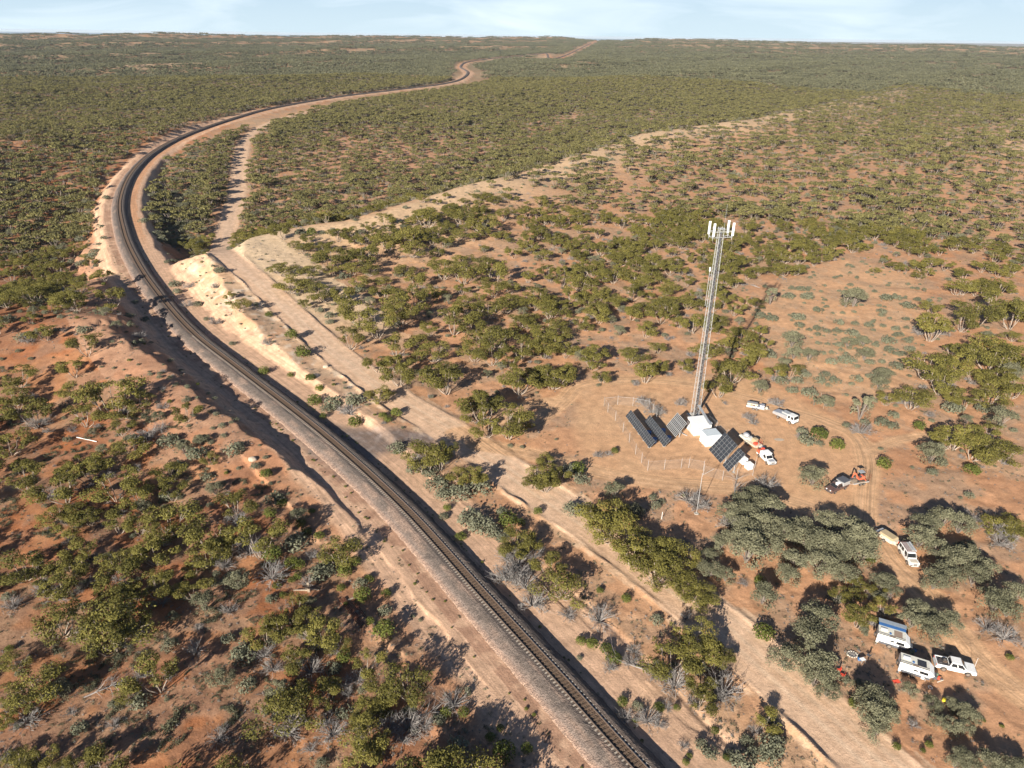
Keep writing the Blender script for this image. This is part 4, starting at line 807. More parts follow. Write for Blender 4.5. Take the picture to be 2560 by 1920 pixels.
def truck():
    loc, h = pose((1944.9, 1046.5), (1972.9, 1060), .85, -1); o = empty('tray_truck', loc, h, 'white crew cab truck with grey canvas covered tray parked beyond the compound', 'truck'); keep_clear(loc[0], loc[1], 3)
    for x in (-1.7, 1.7):
        for s_ in (-1, 1): wheel_on(o, x, s_*.85, .4, .26)
    MB().box(-3.2, 2.5, -.5, .5, .5, .72).build('chassis', M['dark'], o)
    MB().prism([(.75, .62), (1.2, .62), (1.35, .9), (2.05, .9), (2.2, .55), (2.72, .55), (2.78, 1.1), (2.7, 1.35), (.75, 1.35)], -1.0, 1.0).build('body', M['white'], o, .04)
    cabin(o, .75, 2.72, .8, 2.45, .99, .88, 1.355, 2.25, M['white'], ((.1, .42), (.58, .93))); lights(o, 2.79, .75, .85); MB().box(2.78, 2.86, -.95, .95, .5, .68).build('front_bumper', M['dark'], o, .02)
    MB().box(-3.3, .68, -1.05, 1.05, .85, 1.4).build('tray', M['alu'], o, .03); MB().prism([(-3.28, 1.403), (.66, 1.403), (.66, 1.75), (-1.5, 1.7), (-3.28, 1.5)], -1.02, 1.02).build('canvas_cover', M['alu'], o, .05); MB().box(-1.2, .6, -.5, .95, 1.78, 2.15).build('tray_box', M['steel'], o, .05)
    for s_ in (-1, 1): MB().box(2.35, 2.5, s_*1.18-.1, s_*1.18+.1, 1.5, 1.9).build('mirror', M['dark'], o)
    hx = Vector((loc[0]-math.cos(h)*3.6, loc[1]-math.sin(h)*3.6, 0)); wp = g(1885+2, 1026); d = hx-Vector(wp); d.z = 0; hh = math.atan2(d.y, d.x)+math.radians(4); n = Vector((-math.sin(hh), math.cos(hh), 0)); c = Vector(wp)+n*.9; keep_clear(c.x, c.y, 2.6)
    t = empty('gear_trailer', (c.x, c.y, c.z), hh, 'silver tandem axle trailer with rolled black cover behind the white tray truck', 'trailer')
    for x in (-.42, .42):
        for s_ in (-1, 1): wheel_on(t, x, s_*.98, .35, .22)
    MB().box(-2.2, 2.2, -.95, .95, .55, 1.0).build('tray', M['alu'], t, .03); MB().box(-2.1, .5, -.1, .8, 1.0, 1.25).build('load', M['cream'], t, .06); MB().cyl((-.9, .55, 1.42), .27, 2.5, 'x', 10).build('rolled_cover', M['charcoal'], t)
    MB().box(1.0, 2.1, -.8, .6, 1.0, 1.55).build('tool_box', M['alu'], t, .03); MB().bar((2.2, -.7, .6), (3.4, 0, .55), .05, 4).bar((2.2, .7, .6), (3.4, 0, .55), .05, 4).build('drawbar', M['steel'], t)
    for k in range(4): MB().box(-1.7+k*.55, -1.35+k*.55, -.7, -.3, 1.0, 1.2+.08*(k % 2)).build('bag', M[('cream', 'canvas', 'rust', 'cream')[k]], t, .05)
    MB().box(2.35, 2.9, -.35, .35, .62, 1.1).build('generator', M['cream'], t, .05)
def orange_ute():
    loc, h = pose((1894, 1140.5), (1918, 1163.5), .82, -1); o = empty('utility_vehicle', loc, h, 'dusty white utility with orange tray load and white roof box outside the fence', 'utility'); keep_clear(loc[0], loc[1], 2.6)
    lower(o, 5.1, 3.1, .9, .48, 1.12, M['white'], 0, 1.05, 1.05); cabin(o, -.3, 1.3, -.15, .75, .86, .74, 1.12, 1.85, M['white'], ((.15, .9),), rear=False); lights(o, 2.52, .66, .9)
    MB().box(-.9, .7, -.75, .85, 1.95, 2.15).build('roof_box', M['panelwhite'], o, .06); MB().box(-1.25, -.35, -.92, .92, .9, 2.0).build('canopy_box', M['white'], o, .03); MB().box(-2.6, -1.27, -.92, .92, .85, 1.55).build('orange_load', M['orange'], o, .08); MB().box(-2.55, -2.0, .1, .8, 1.56, 1.8).build('red_bag', M['red'], o, .08)
    b = MB().bar((2.7, -.7, .6), (2.7, .7, .6), .05, 5).bar((2.7, -.45, .6), (2.68, -.45, 1.15), .04, 5).bar((2.7, .45, .6), (2.68, .45, 1.15), .04, 5).bar((2.68, -.45, 1.15), (2.68, .45, 1.15), .04, 5); b.build('bull_bar', M['steel'], o); MB().box(1.4, 2.3, -.6, .6, 1.08, 1.12).build('bonnet', M['alu'], o)
    # equipment trailer parked behind
    p = g(1874, 1108); hh = math.radians(-64); t = empty('equipment_trailer', p, hh, 'flat trailer heaped with grey tarpaulin bundles and an orange cage behind the smaller solar rack', 'trailer'); keep_clear(p[0], p[1], 3)
    MB().box(-2.8, 2.8, -1.1, 1.1, .6, .85).build('deck', M['cream'], t, .02)
    for x in (-.45, .45):
        for s_ in (-1, 1): wheel_on(t, x, s_*1.0, .36, .22)
    MB().sphere((-1.7, .35, 1.2), .85, 10, (1.1, .8, .75)).build('tarpaulin_bundle', M['alu'], t, smooth=True); MB().box(-2.6, -.6, -.95, -.3, .85, 1.2).build('pipe_box', M['offw'], t, .04)
    MB().prism([(-.6, .85), (.3, .85), (.1, 1.6), (-.4, 1.7)], -.5, .5).build('winch_stand', M['steelw'], t, .03); MB().box(.5, 1.6, -.1, .95, .85, 1.75).build('water_tank', M['canvas'], t, .1)
    MB().box(1.6, 2.4, -.7, .1, .85, 1.3).build('red_fuel_can', M['red'], t, .08); b = MB()
    for x in (1.9, 2.7):
        for y in (.3, 1.0): b.bar((x, y, .85), (x, y, 1.9), .025, 4)
    for z in (1.3, 1.9): b.bar((1.9, .3, z), (2.7, .3, z), .025, 4).bar((1.9, 1.0, z), (2.7, 1.0, z), .025, 4).bar((2.7, .3, z), (2.7, 1.0, z), .025, 4)
    b.build('cage', M['orange'], t); MB().bar((2.8, -.8, .65), (4.0, 0, .6), .05, 4).bar((2.8, .8, .65), (4.0, 0, .6), .05, 4).build('drawbar', M['cream'], t)
    p = g(1904, 1120); q = MB().box(-.65, .65, -.4, .4, 0, .5).build('grey_case', M['steel'], None, .12); q.location = p; q.rotation_euler = (0, 0, -.2); tag(q, 'rounded grey case on the ground between trailer and orange backed utility', 'case')
def khaki_trailer():
    p = g(2219, 1352); hh = math.radians(-63); o = empty('camper_trailer', p, hh, 'khaki covered camper trailer hitched behind the white wagon', 'camper trailer'); keep_clear(p[0], p[1], 2.6)
    for s_ in (-1, 1): wheel_on(o, -.1, s_*.98, .38, .24)
    MB().box(-1.6, 1.4, -.9, .9, .5, 1.15).build('body', M['cream'], o, .03); MB().frus((-1.62, 1.42, -.92, .92, 1.153), (-1.5, 1.25, -.78, .78, 1.5)).build('canvas_cover', M['canvas'], o, .06)
    MB().box(1.42, 1.9, -.6, .6, .6, 1.15).build('front_box', M['cream'], o, .04); MB().box(1.92, 2.05, .05, .5, .8, 1.15).build('jerry_can', M['red'], o, .03); MB().bar((1.4, -.7, .5), (3.0, 0, .5), .05, 4).bar((1.4, .7, .5), (3.0, 0, .5), .05, 4).build('drawbar', M['cream'], o)
    MB().cyl((-.1, -1.0, .82), .0001+.5, .02, 'y', 12).build('mudguard', M['cream'], o); MB().box(-2.2, -1.7, -1.0, 1.0, 1.15, 1.2).bar((-1.65, -.8, 1.15), (-2.2, -.8, 1.15), .03, 4).bar((-1.65, .8, 1.15), (-2.2, .8, 1.15), .03, 4).build('rear_rack', M['steelw'], o)
    for s_ in (-1, 1): MB().bar((-1.3, s_*1.0, .6), (1.3, s_*1.0, .6), .06, 5).build('side_pole', M['offw'], o)
def camper(px, h, label, kind):
    p = g(*px); o = empty('camper_trailer', p, h, label, 'camper trailer', 'white box camper trailers'); L, Wd, z0, z1 = 4.15, 1.05, .9, 2.15; keep_clear(p[0], p[1], 3.0)
    for s_ in (-1, 1): wheel_on(o, -.15, s_*.95, .42, .28)
    MB().prism([(-L/2, z0), (L/2-.1, z0), (L/2+.45, z0+.6), (L/2-.25, z1), (-L/2, z1)], -Wd, Wd).build('body', M['panelwhite'], o, .03); MB().box(-L/2+.1, L/2, -.9, .9, .4, z0+.001).build('underbody', M['charcoal'], o)
    for s_ in (-1, 1): MB().box(-L/2, L/2-.2, s_*Wd-.025, s_*Wd+.025, z0-.3, z0-.002).build('side_skirt', M['charcoal'], o)
    zt = z1+.003; MB().box(-L/2, L/2-.3, -Wd, Wd, zt, zt+.09).build('roof', M['offw'], o, .02)
    b = MB()
    for y in (-.98, -.62): b.box(-L/2+.05, L/2-.35, y-.03, y+.03, zt+.093, zt+.13)
    b.box(-L/2-.02, -L/2+.04, -1.0, 1.0, zt+.093, zt+.14); b.build('roof_rail', M['dark'], o)
    q = MB().box(-L/2+.35, -L/2+1.35, -.1, .45, zt+.093, zt+.26).build('roof_air_conditioner', M['panelwhite'], o, .06); MB().cyl((-.35, -.25, zt+.12), .17, .08, 'z', 12).build('roof_vent', M['blue'], o)
    if kind == 'solar':
        for k in range(3): MB().box(.15, 1.35, -.58+k*.42, -.2+k*.42, zt+.093, zt+.12).build('solar_panel', M['cell'], o)
    else: MB().box(.15, 1.3, -.55, .75, zt+.093, zt+.12).build('roof_lid', M['floor'], o, .01)
    MB().box(-.45, .35, -.93, -.66, zt+.094, zt+.12).build('roof_mat', M['floor'], o)
    for x0, x1, za, zb in ((-.25, .35, 1.4, 1.68), (.6, 1.7, 1.25, 1.75)):
        for s_ in (-1, 1): MB().box(x0, x1, s_*(Wd+.002) if s_ > 0 else -Wd-.03, s_*(Wd+.03) if s_ > 0 else -Wd-.002, za, zb).build('window', M['glass'], o, .01)
    MB().box(-L/2-.05, -L/2+.3, -1.35, -1.06, .75, 1.1).build('wash_box', M['panelwhite'], o, .03); MB().box(-L/2+.06, -L/2+.19, -1.365, -1.352, .85, 1.0).build('wash_box_hatch', M['dark'], o)
    for x in (-L/2+.15, L/2-.5): MB().bar((x, -1.0, 0), (x, -1.0, .6), .035, 4).bar((x, 1.0, 0), (x, 1.0, .6), .035, 4).build('support_leg', M['steelw'], o)
    MB().bar((L/2, -.7, .55), (L/2+1.8, 0, .55), .05, 4).bar((L/2, .7, .55), (L/2+1.8, 0, .55), .05, 4).build('drawbar', M['charcoal'], o); MB().box(L/2+.4, L/2+.9, -.5, .5, .6, 1.0).build('front_box', M['charcoal'], o, .05)
    MB().box(-.75, .45, -Wd-.16, -Wd-.027, .86, .92).build('mudguard', M['charcoal'], o)
    wheel_on(o, -L/2-.2, .1, .36, .22, axis='x', z=1.05)
    if kind == 'awning':
        MB().add([(-L/2+.1, 1.06, z1+.1), (L/2-.3, 1.06, z1+.1), (L/2-.25, 1.75, z1+.05), (-L/2+.1, 1.75, z1+.05), (-L/2+.1, 1.06, z1+.13), (L/2-.3, 1.06, z1+.13), (L/2-.25, 1.75, z1+.08), (-L/2+.1, 1.75, z1+.08)], [(3, 2, 1, 0), (4, 5, 6, 7), (0, 1, 5, 4), (1, 2, 6, 5), (2, 3, 7, 6), (3, 0, 4, 7)]).build('blue_awning_edge', M['bluec'], o)
        MB().add([(-L/2+.1, 1.753, z1+.05), (L/2-.2, 1.753, z1+.05), (L/2-.1, 3.0, z1-.2), (-L/2+.1, 3.0, z1-.2), (-L/2+.1, 1.753, z1+.08), (L/2-.2, 1.753, z1+.08), (L/2-.1, 3.0, z1-.17), (-L/2+.1, 3.0, z1-.17)], [(3, 2, 1, 0), (4, 5, 6, 7), (0, 1, 5, 4), (1, 2, 6, 5), (2, 3, 7, 6), (3, 0, 4, 7)]).build('awning', M['roofgrey'], o)
        for x in (-L/2+.15, L/2-.2): MB().bar((x, 2.95, 0), (x, 2.95, z1-.2), .025, 4).build('awning_pole', M['steel'], o)
    else:
        MB().cyl((L/2+1.0, .25, .85), .16, .55, 'z', 10).build('gas_bottle', M['green'], o); MB().cyl((L/2+1.15, -.25, .85), .15, .5, 'z', 10).build('gas_bottle', M['red'], o); MB().bar((L/2+1.1, -.6, .3), (L/2+1.9, .2, .35), .06, 4).build('timber_block', M['offw'], o)
        MB().box(.9, 1.35, -Wd-.3, -Wd-.004, .6, .85).build('side_step', M['panelwhite'], o, .03)
white_ute(); wagon(); _l, _h = brown_ute(); exc_trailer(_l, _h); truck(); orange_ute(); khaki_trailer()
camper((2224, 1610), math.radians(-25.5), 'white camper trailer with a grey and blue awning folded out on its far side', 'awning')
camper((2281, 1682), math.radians(-25.5), 'white camper trailer with dark solar panels on its roof beside the green bush', 'solar')
def z3(x, y): return 2080+x/7.93, 1600+y/7.93
def chair(px, rz, m, label, arms=True):
    p = g(*px); o = empty('camp_chair', p, rz, label, 'camp chair', 'camp chairs near the camp fire'); MB().box(-.25, .25, -.26, .26, .42, .46).build('seat', M[m], o, .01); MB().frus((-.3, -.26, -.26, .26, .46), (-.42, -.38, -.24, .24, 1.0)).build('backrest', M[m], o, .01)
    for x, y in ((-.24, -.26), (-.24, .26), (.24, -.26), (.24, .26)): MB().bar((x*1.15, y*1.1, 0), (-x*.2+x, y, .62 if arms else .42), .014, 4).build('leg', M['dark'], o)
    return p
chair(z3(190, 725), 2.6, 'red', 'bright red camp chair nearest the camper, standing apart at the clearing edge'); chair(z3(105, 635), 2.9, 'red', 'red camp chair half shaded against the acacia, farther from the fire'); chair(z3(715, 340), 2.2, 'charcoal', 'dark green folding camp chair behind the white draped table')
p = g(*z3(590, 440)); o = empty('camp_table', p, .3, 'low folding table draped with a white cloth near the camp fire', 'table')
MB().box(-.4, .4, -.3, .3, .55, .59).build('table_top', M['steel'], o); MB().box(-.36, .36, -.28, .28, .593, .62).build('white_cloth', M['panelwhite'], o, .02)
for x in (-.35, .35):
    for y in (-.25, .25): MB().bar((x, y, 0), (x, y, .55), .02, 4).build('leg', M['steel'], o)
p = g(*z3(545, 400)); o = MB().box(-.28, .28, -.2, .2, 0, .4).build('blue_cool_box', M['bluec'], None, .04); o.location = p; tag(o, 'blue cool box beside the white draped table', 'cool box')
p = g(*z3(400, 290)); o = empty('fire_ring', p, 0, 'camp fire ring of pale stones and a dark hollow left of the awning camper', 'fire ring')
for k in range(13): a = k/13*6.28; b = MB().sphere((0, 0, 0), 0.12+.05*random.random(), 6, (1.2, .9, .8)); q = b.build('stone', M['concrete'], o); q.location = (math.cos(a)*.75, math.sin(a)*.6, .05); q.rotation_euler = (0, 0, k*1.7)
MB().cyl((0, 0, .02), .6, .05, 'z', 12).build('ash', M['charcoal'], o)
for k in range(5): a = k*1.3; MB().bar((math.cos(a)*.5, math.sin(a)*.4, .08), (-math.cos(a+.4)*.35, -math.sin(a+.4)*.4, .2), .045, 5).build('log', M['deadw'], o)
p = g(2080+640/3.95, 1500+805/3.95); o = MB().box(-.55, .45, -.3, .3, .02, .07).build('red_mat', M['red'], None, .01); o.location = p; o.rotation_euler = (0, 0, .2); tag(o, 'small red mat on the ground left of the solar camper', 'mat')
p = g(2080+1105/3.95, 1500+995/3.95); o = empty('yellow_bag', p, .7, 'yellow bag lying by the shrub right of the solar camper', 'bag'); MB().sphere((0, 0, .2), .45, 10, (1.2, .6, .45)).build('body', M['yellow'], o, smooth=True); MB().bar((-.3, 0, .38), (.3, 0, .42), .03, 4).build('strap', M['dark'], o)
p = g(2080+970/3.95, 1500+865/3.95); o = empty('hose_reel', p, 0, 'small white ring of hose on the ground below the solar camper', 'hose'); b = MB()
for k in range(14): a = k/14*6.283; c = (k+1)/14*6.283; b.bar((math.cos(a)*.28, math.sin(a)*.28, .05), (math.cos(c)*.28, math.sin(c)*.28, .05), .045, 5)
b.build('coil', M['panelwhite'], o)
def z5(x, y): return 2160+x/13.01, 1540+y/13.01
p = g(*z5(1500, 1240)); o = empty('gas_bottle_pair', p, 0, 'pale gas cylinders standing in the shade between the two campers', 'gas cylinders')
for k in range(2): MB().cyl((k*.45, .1*k, .4), .17, .7, 'z', 10).build('cylinder', M['green'], o, .05)
p = g(*z5(1640, 1150)); o = MB().box(-.25, .25, -.18, .18, 0, .38).build('cool_box', M['bluec'], None, .03); o.location = p; tag(o, 'small blue and white box in the shade in front of the awning camper', 'cool box')

# ------------------------------------------------------------------ scattered relics near the railway
def z6(x, y): return 700+x/4.76, 1380+y/4.76
a = Vector(g(*z6(720, 585))); c = Vector(g(*z6(965, 905))); d = (c-a); o = empty('rail_stack', a, math.atan2(d.y, d.x), 'stack of old rusty rails on timbers left of the railway', 'rail stack'); Ln = d.length
for k, (y, z) in enumerate([(0, .3), (.25, .28), (.48, .31), (.75, .27), (1.5, .25), (1.75, .26)]): MB().box(-.2+(1.5 if k > 3 else 0), Ln-.3*k*.5+(1.6 if k > 3 else 0), y-.07, y+.07, z-.12, z+.03).build('rail', M['rust'], o)
for x in (.6, Ln*.5, Ln-.7): MB().box(x-.12, x+.12, -.3, 2.0, 0, .16).build('sleeper', M['wood'], o)
a = Vector(g(*z6(345, 470))); o = empty('timber_buffer', a, math.radians(100), 'broken pale timber frame with an upright beam in the clearing left of the railway', 'timber frame')
MB().box(-.2, .2, -.2, .2, 0, 1.9).build('upright_beam', M['wood'], o, .02); MB().bar((0, -.5, .35), (-.3, 2.4, .9), .12, 4).build('beam', M['wood'], o); MB().bar((0, -.3, .15), (.5, 2.2, .2), .12, 4).build('beam', M['wood'], o); MB().bar((0, -1.6, .1), (.3, .6, .5), .1, 4).build('beam', M['wood'], o)
a = Vector(g(182+10, 1094)); c = Vector(g(242, 1105)); d = c-a; o = MB().bar((0, 0, .12), tuple(d+Vector((0, 0, .12))), .09, 6).build('fallen_pole', M['panelwhite'], None); o.location = a; tag(o, 'long white pole lying on the red ground among spinifex', 'pole')
def rock(px, r, label, seed):
    rg = np.random.default_rng(seed); b = MB().sphere((0, 0, r*.3), r, 14, (1.25, 1, .75)); b.v = [tuple(np.array(v)*(1+.28*(fbm(np.array([v[0]*1.1/r+seed]), np.array([v[1]*1.1/r+v[2]/r*1.3]), seed, 3)[0]-.5))) for v in b.v]
    o = b.build('boulder', M['limestone']); o.location = g(*px); tag(o, label, 'boulder')
rock((632, 1150), .75, 'pale limestone boulder on the edge of the railway bank', 5); rock((815, 918), .7, 'pale limestone boulder in scrub beside the upper road', 9); rock((1868, 1262), .9, 'pale grey boulder half hidden in the acacias below the fence', 12)
for i, (x, y, lb) in enumerate([(1940, 1083, 'white patch of spilt lime powder beyond the orange backed utility')]): 
    o = MB().cyl((0, 0, .0), .9, .05, 'z', 14).build('spilt_lime', M['limestone']); o.location = g(x+8, y+16); o.scale = (1.3, .7, 1); tag(o, lb, 'spill')
# fallen grey trees
def fallen(px, rz, L, label, seed):
    rg = np.random.default_rng(seed); o = empty('fallen_tree', g(*px), rz, label, 'fallen tree'); b = MB(); b.bar((0, 0, .1), (L*.5, .1, .35), .12, 5, .09).bar((L*.5, .1, .35), (L, 0, .6), .09, 5, .03)
    b.build('trunk', M['deadw'], o); b = MB()
    for k in range(22): x = rg.uniform(.25, 1)*L; q = np.array([x, 0, .3+.3*x/L]); d = np.array([rg.uniform(.2, 1), rg.normal()*.8, rg.uniform(-.1, .9)]); m_ = q+d*L*.18; limb(b, [q, m_, m_+d*L*.12+rg.normal(size=3)*.2], .04, .012, 3)
    b.build('branches', M['deadw'], o)
for a_ in [((640+1180/3.16, 1400+1260/3.16), .2, 6, 'bare fallen grey tree with spread branches at the lower centre', 1), ((1240+1180/3.16, 1400+870/3.16), 2.8, 6, 'silver fallen tree between railway strip and lower dirt road', 2), ((2080+2040/4.608, 1280+260/4.608), 2.4, 7, 'thick pale fallen limb at the right edge above the bush track', 3), ((1240+1880/3.16, 1100+470/3.16), 1.25, 7, 'tall bare pale dead tree leaning before the compound fence', 4), ((210, 1745), .5, 5, 'bare pale fallen branch at the bottom left', 6), ((1900, 720), 2.6, 3.5, 'pale dead limb on the ground in the saltbush flat', 7)]: fallen(*a_)

def mallee(seed, n=3000, size=0.34, wid=3.6, hgt=5.2, stems=None, lean=0.0, ncl=22):
    rg = np.random.default_rng(seed); b = MB(); cl = []; stems = stems or int(rg.integers(4, 7)); az0 = rg.random()*6.28
    for k in range(stems):
        az = az0+2*math.pi*(k+0.5*rg.random())/stems; rr = wid*(0.45+0.5*rg.random()); hh = hgt*(0.82+0.2*rg.random()-0.18*(rr/wid))
        end = np.array([math.cos(az)*rr+lean, math.sin(az)*rr, hh-0.35]); base = np.array([math.cos(az)*.22, math.sin(az)*.22, -0.25]); mid = base*.5+end*.5+np.array([math.cos(az)*.25, math.sin(az)*.25, -0.35-.4*rg.random()])
        limb(b, [base, (base+mid)/2+rg.normal(size=3)*.1, mid, (mid+end)/2+rg.normal(size=3)*.12, end], 0.13, 0.05)
        m = max(2, int(ncl/stems))
        for j in range(m):
            a2 = az+rg.normal()*0.9; q = end+np.array([math.cos(a2), math.sin(a2), 0])*rg.uniform(0.1, 1.9)*wid/3.6+[0, 0, rg.uniform(-1.1, .5)]
            rad = rg.choice([.55, .8, 1.1, 1.5])*rg.uniform(.85, 1.15)*wid/3.6; cl.append([*q, rad*rg.uniform(.85, 1.3), rad*rg.uniform(.75, 1.15), rad*rg.uniform(.4, .6)])
            limb(b, [end*.35+mid*.65, (end+q)/2-[0, 0, .25], q-[0, 0, .2]], 0.05, 0.02, 3)
    if rg.random() < .7:
        q = [rg.normal()*.4+lean*.5, rg.normal()*.4, hgt*.93]; cl.append([*q, 1.1*wid/3.6, 1.0*wid/3.6, .55]); limb(b, [(0, 0, -.2), (q[0]*.5+.1, q[1]*.5, hgt*.45), q], .1, .03)
    low = [[c[0]*.8, c[1]*.8, c[2]-.8*rg.random()-.3, c[3]*.5, c[4]*.5, c[5]*.6] for c in cl[::3]]
    parts = [leafcloud(cl, n, size, rg, -0.15), leafcloud(low, n//5, size, rg, -.6)]
    twigs(b, cl, rg, 18)
    return leafmesh('crown', parts, FM['mallee']), b.mesh('trunk', M['bark'])
def acacia(seed, n=3000, size=0.27, wid=3.0, hgt=4.6, m='acacia', trunk=0.3, ncl=15, barkm='barkd'):
    rg = np.random.default_rng(seed); b = MB(); cl = []
    for k in range(ncl):
        t = rg.random(); az = rg.random()*6.28; rr = wid*math.sqrt(rg.random())*.78; zz = hgt*(0.40+.40*(1-(rr/wid)**2)*rg.uniform(.75, 1.1))
        rad = rg.uniform(.65, 1.1)*wid/3; cl.append([math.cos(az)*rr, math.sin(az)*rr, zz, rad*rg.uniform(.8, 1.25), rad, rad*rg.uniform(.6, .9)])
        limb(b, [(0, 0, -.2), (math.cos(az)*rr*.35, math.sin(az)*rr*.35, hgt*.3), (math.cos(az)*rr, math.sin(az)*rr, zz)], .1, .025, 3)
    sk = [[math.cos(a)*wid*.72, math.sin(a)*wid*.72, hgt*.26, wid*.3, wid*.3, hgt*.2] for a in rg.random(5)*6.28]
    twigs(b, cl, rg, 24, .016)
    return leafmesh('crown', [leafcloud(cl, n, size, rg, -.35, depth=.35, jit=.8, up=.3), leafcloud(sk, n//8, size, rg, -.7, depth=.6, jit=.9)], FM[m]), b.mesh('trunk', M[barkm])
def roundbush(seed, n=620, size=0.17, m='green', sq=.8, nb=5, r=1.0):
    rg = np.random.default_rng(seed); cl = [[0, 0, .48*sq*r, .8*r, .8*r, .62*sq*r]]
    for k in range(nb): a = rg.random()*6.28; q = rg.uniform(.2, .48)*r; cl.append([math.cos(a)*q, math.sin(a)*q, rg.uniform(.3, .75)*sq*r, rg.uniform(.3, .5)*r, rg.uniform(.3, .5)*r, rg.uniform(.25, .42)*r])
    return leafmesh('foliage', [leafcloud(cl, n, size, rg, -.5, depth=.3, jit=.75, up=.25, ragged=.06)], FM[m])
def deadbush(seed, nb=46, r=1.0, hgt=1.0, fuzz=260):
    rg = np.random.default_rng(seed); V = []; F = []; b = MB(); cl = []
    for k in range(nb):
        az = rg.random()*6.28; el = rg.uniform(.25, 1.25); L = rg.uniform(.6, 1.1)*r; d = np.array([math.cos(az)*math.cos(el), math.sin(az)*math.cos(el), math.sin(el)*hgt]); p0 = np.array([math.cos(az)*.06, math.sin(az)*.06, 0]); p1 = p0+d*L*.55; p2 = p0+d*L+[0, 0, -.12*L+rg.normal()*.05]
        limb(b, [p0, p1, p2], .016*r+.006, .006, 3)
        for j in range(3): q = p1*(1-j*.3)+p2*j*.3; e = d+rg.normal(size=3)*.55; b.bar(q, q+e*L*.35, .008, 3, .003)
        cl.append([*(p1*.3+p2*.7), .2*r, .2*r, .15*r])
    me = leafmesh('fine_twigs', [leafcloud(cl, fuzz, .2*r, rg, -1, .14, .1, 1.0, .9)], FM['dead'])
    return me, b.mesh('branches', M['deadw'])
def spinring(seed, n=420, arc=None, r=1.0):
    rg = np.random.default_rng(seed); arc = arc or rg.uniform(3.3, 6.2); a0 = rg.random()*6.28; cl = []
    for k in range(int(4+arc*2.6)): a = a0+arc*k/(3+arc*2.6); q = r*(.66+.12*rg.normal()); cl.append([math.cos(a)*q, math.sin(a)*q*.85, .08*r, .24*r, .24*r, rg.uniform(.2, .34)*r])
    return leafmesh('foliage', [leafcloud(cl, n, .2*r, rg, -.1, .2, .3, .7, .6)], FM['spin'])
def tuft(seed, m='spin', n=40):
    rg = np.random.default_rng(seed); return leafmesh('tuft', [leafcloud([[0, 0, .1, .5, .5, .4], [.4, .2, .05, .3, .3, .25]], n, .3, rg, -.1, .35, .3, .8, .6)], FM[m])

# each prototype: list of (name, mesh) ; nominal half width
PR = {'mallee': [mallee(100+i, 3000, .32, w, h, st, ln) for i, (w, h, st, ln) in enumerate([(3.6, 5.0, 5, 0), (3.4, 5.6, 4, .5), (3.9, 4.6, 6, 0), (3.3, 5.2, 5, -.6), (3.6, 6.0, 4, .3), (3.8, 5.0, 7, 0), (3.2, 4.4, 4, .8)])],
      'acacia': [acacia(200+i) for i in range(5)], 'sapling': [acacia(230+i, 1300, .24, 1.6, 4.6, trunk=.9, ncl=8) for i in range(2)],
      'green': [(roundbush(300+i, sq=1.05 if i % 2 else .85), None) for i in range(4)], 'blue': [(roundbush(320+i, 460, .17, 'blue', .62, 7), None) for i in range(4)],
      'dead': [deadbush(340+i) for i in range(4)], 'spin': [(spinring(360+i, arc=[6.2, 4.2, 3.4, 5.4, 2.4][i]), None) for i in range(5)]}
HALF = {'mallee': 4.3, 'acacia': 3.3, 'sapling': 1.9, 'green': .98, 'blue': .98, 'dead': .95, 'spin': .95}
TOPF = {'mallee': 4.9, 'acacia': 3.1, 'sapling': 3.0, 'green': .6, 'blue': .4, 'dead': .45, 'spin': .15}     # height of the crown centre above the root at scale 1
HGT = {'mallee': (5.0, 5.6, 4.6, 5.2, 6.0, 5.0, 4.4)}

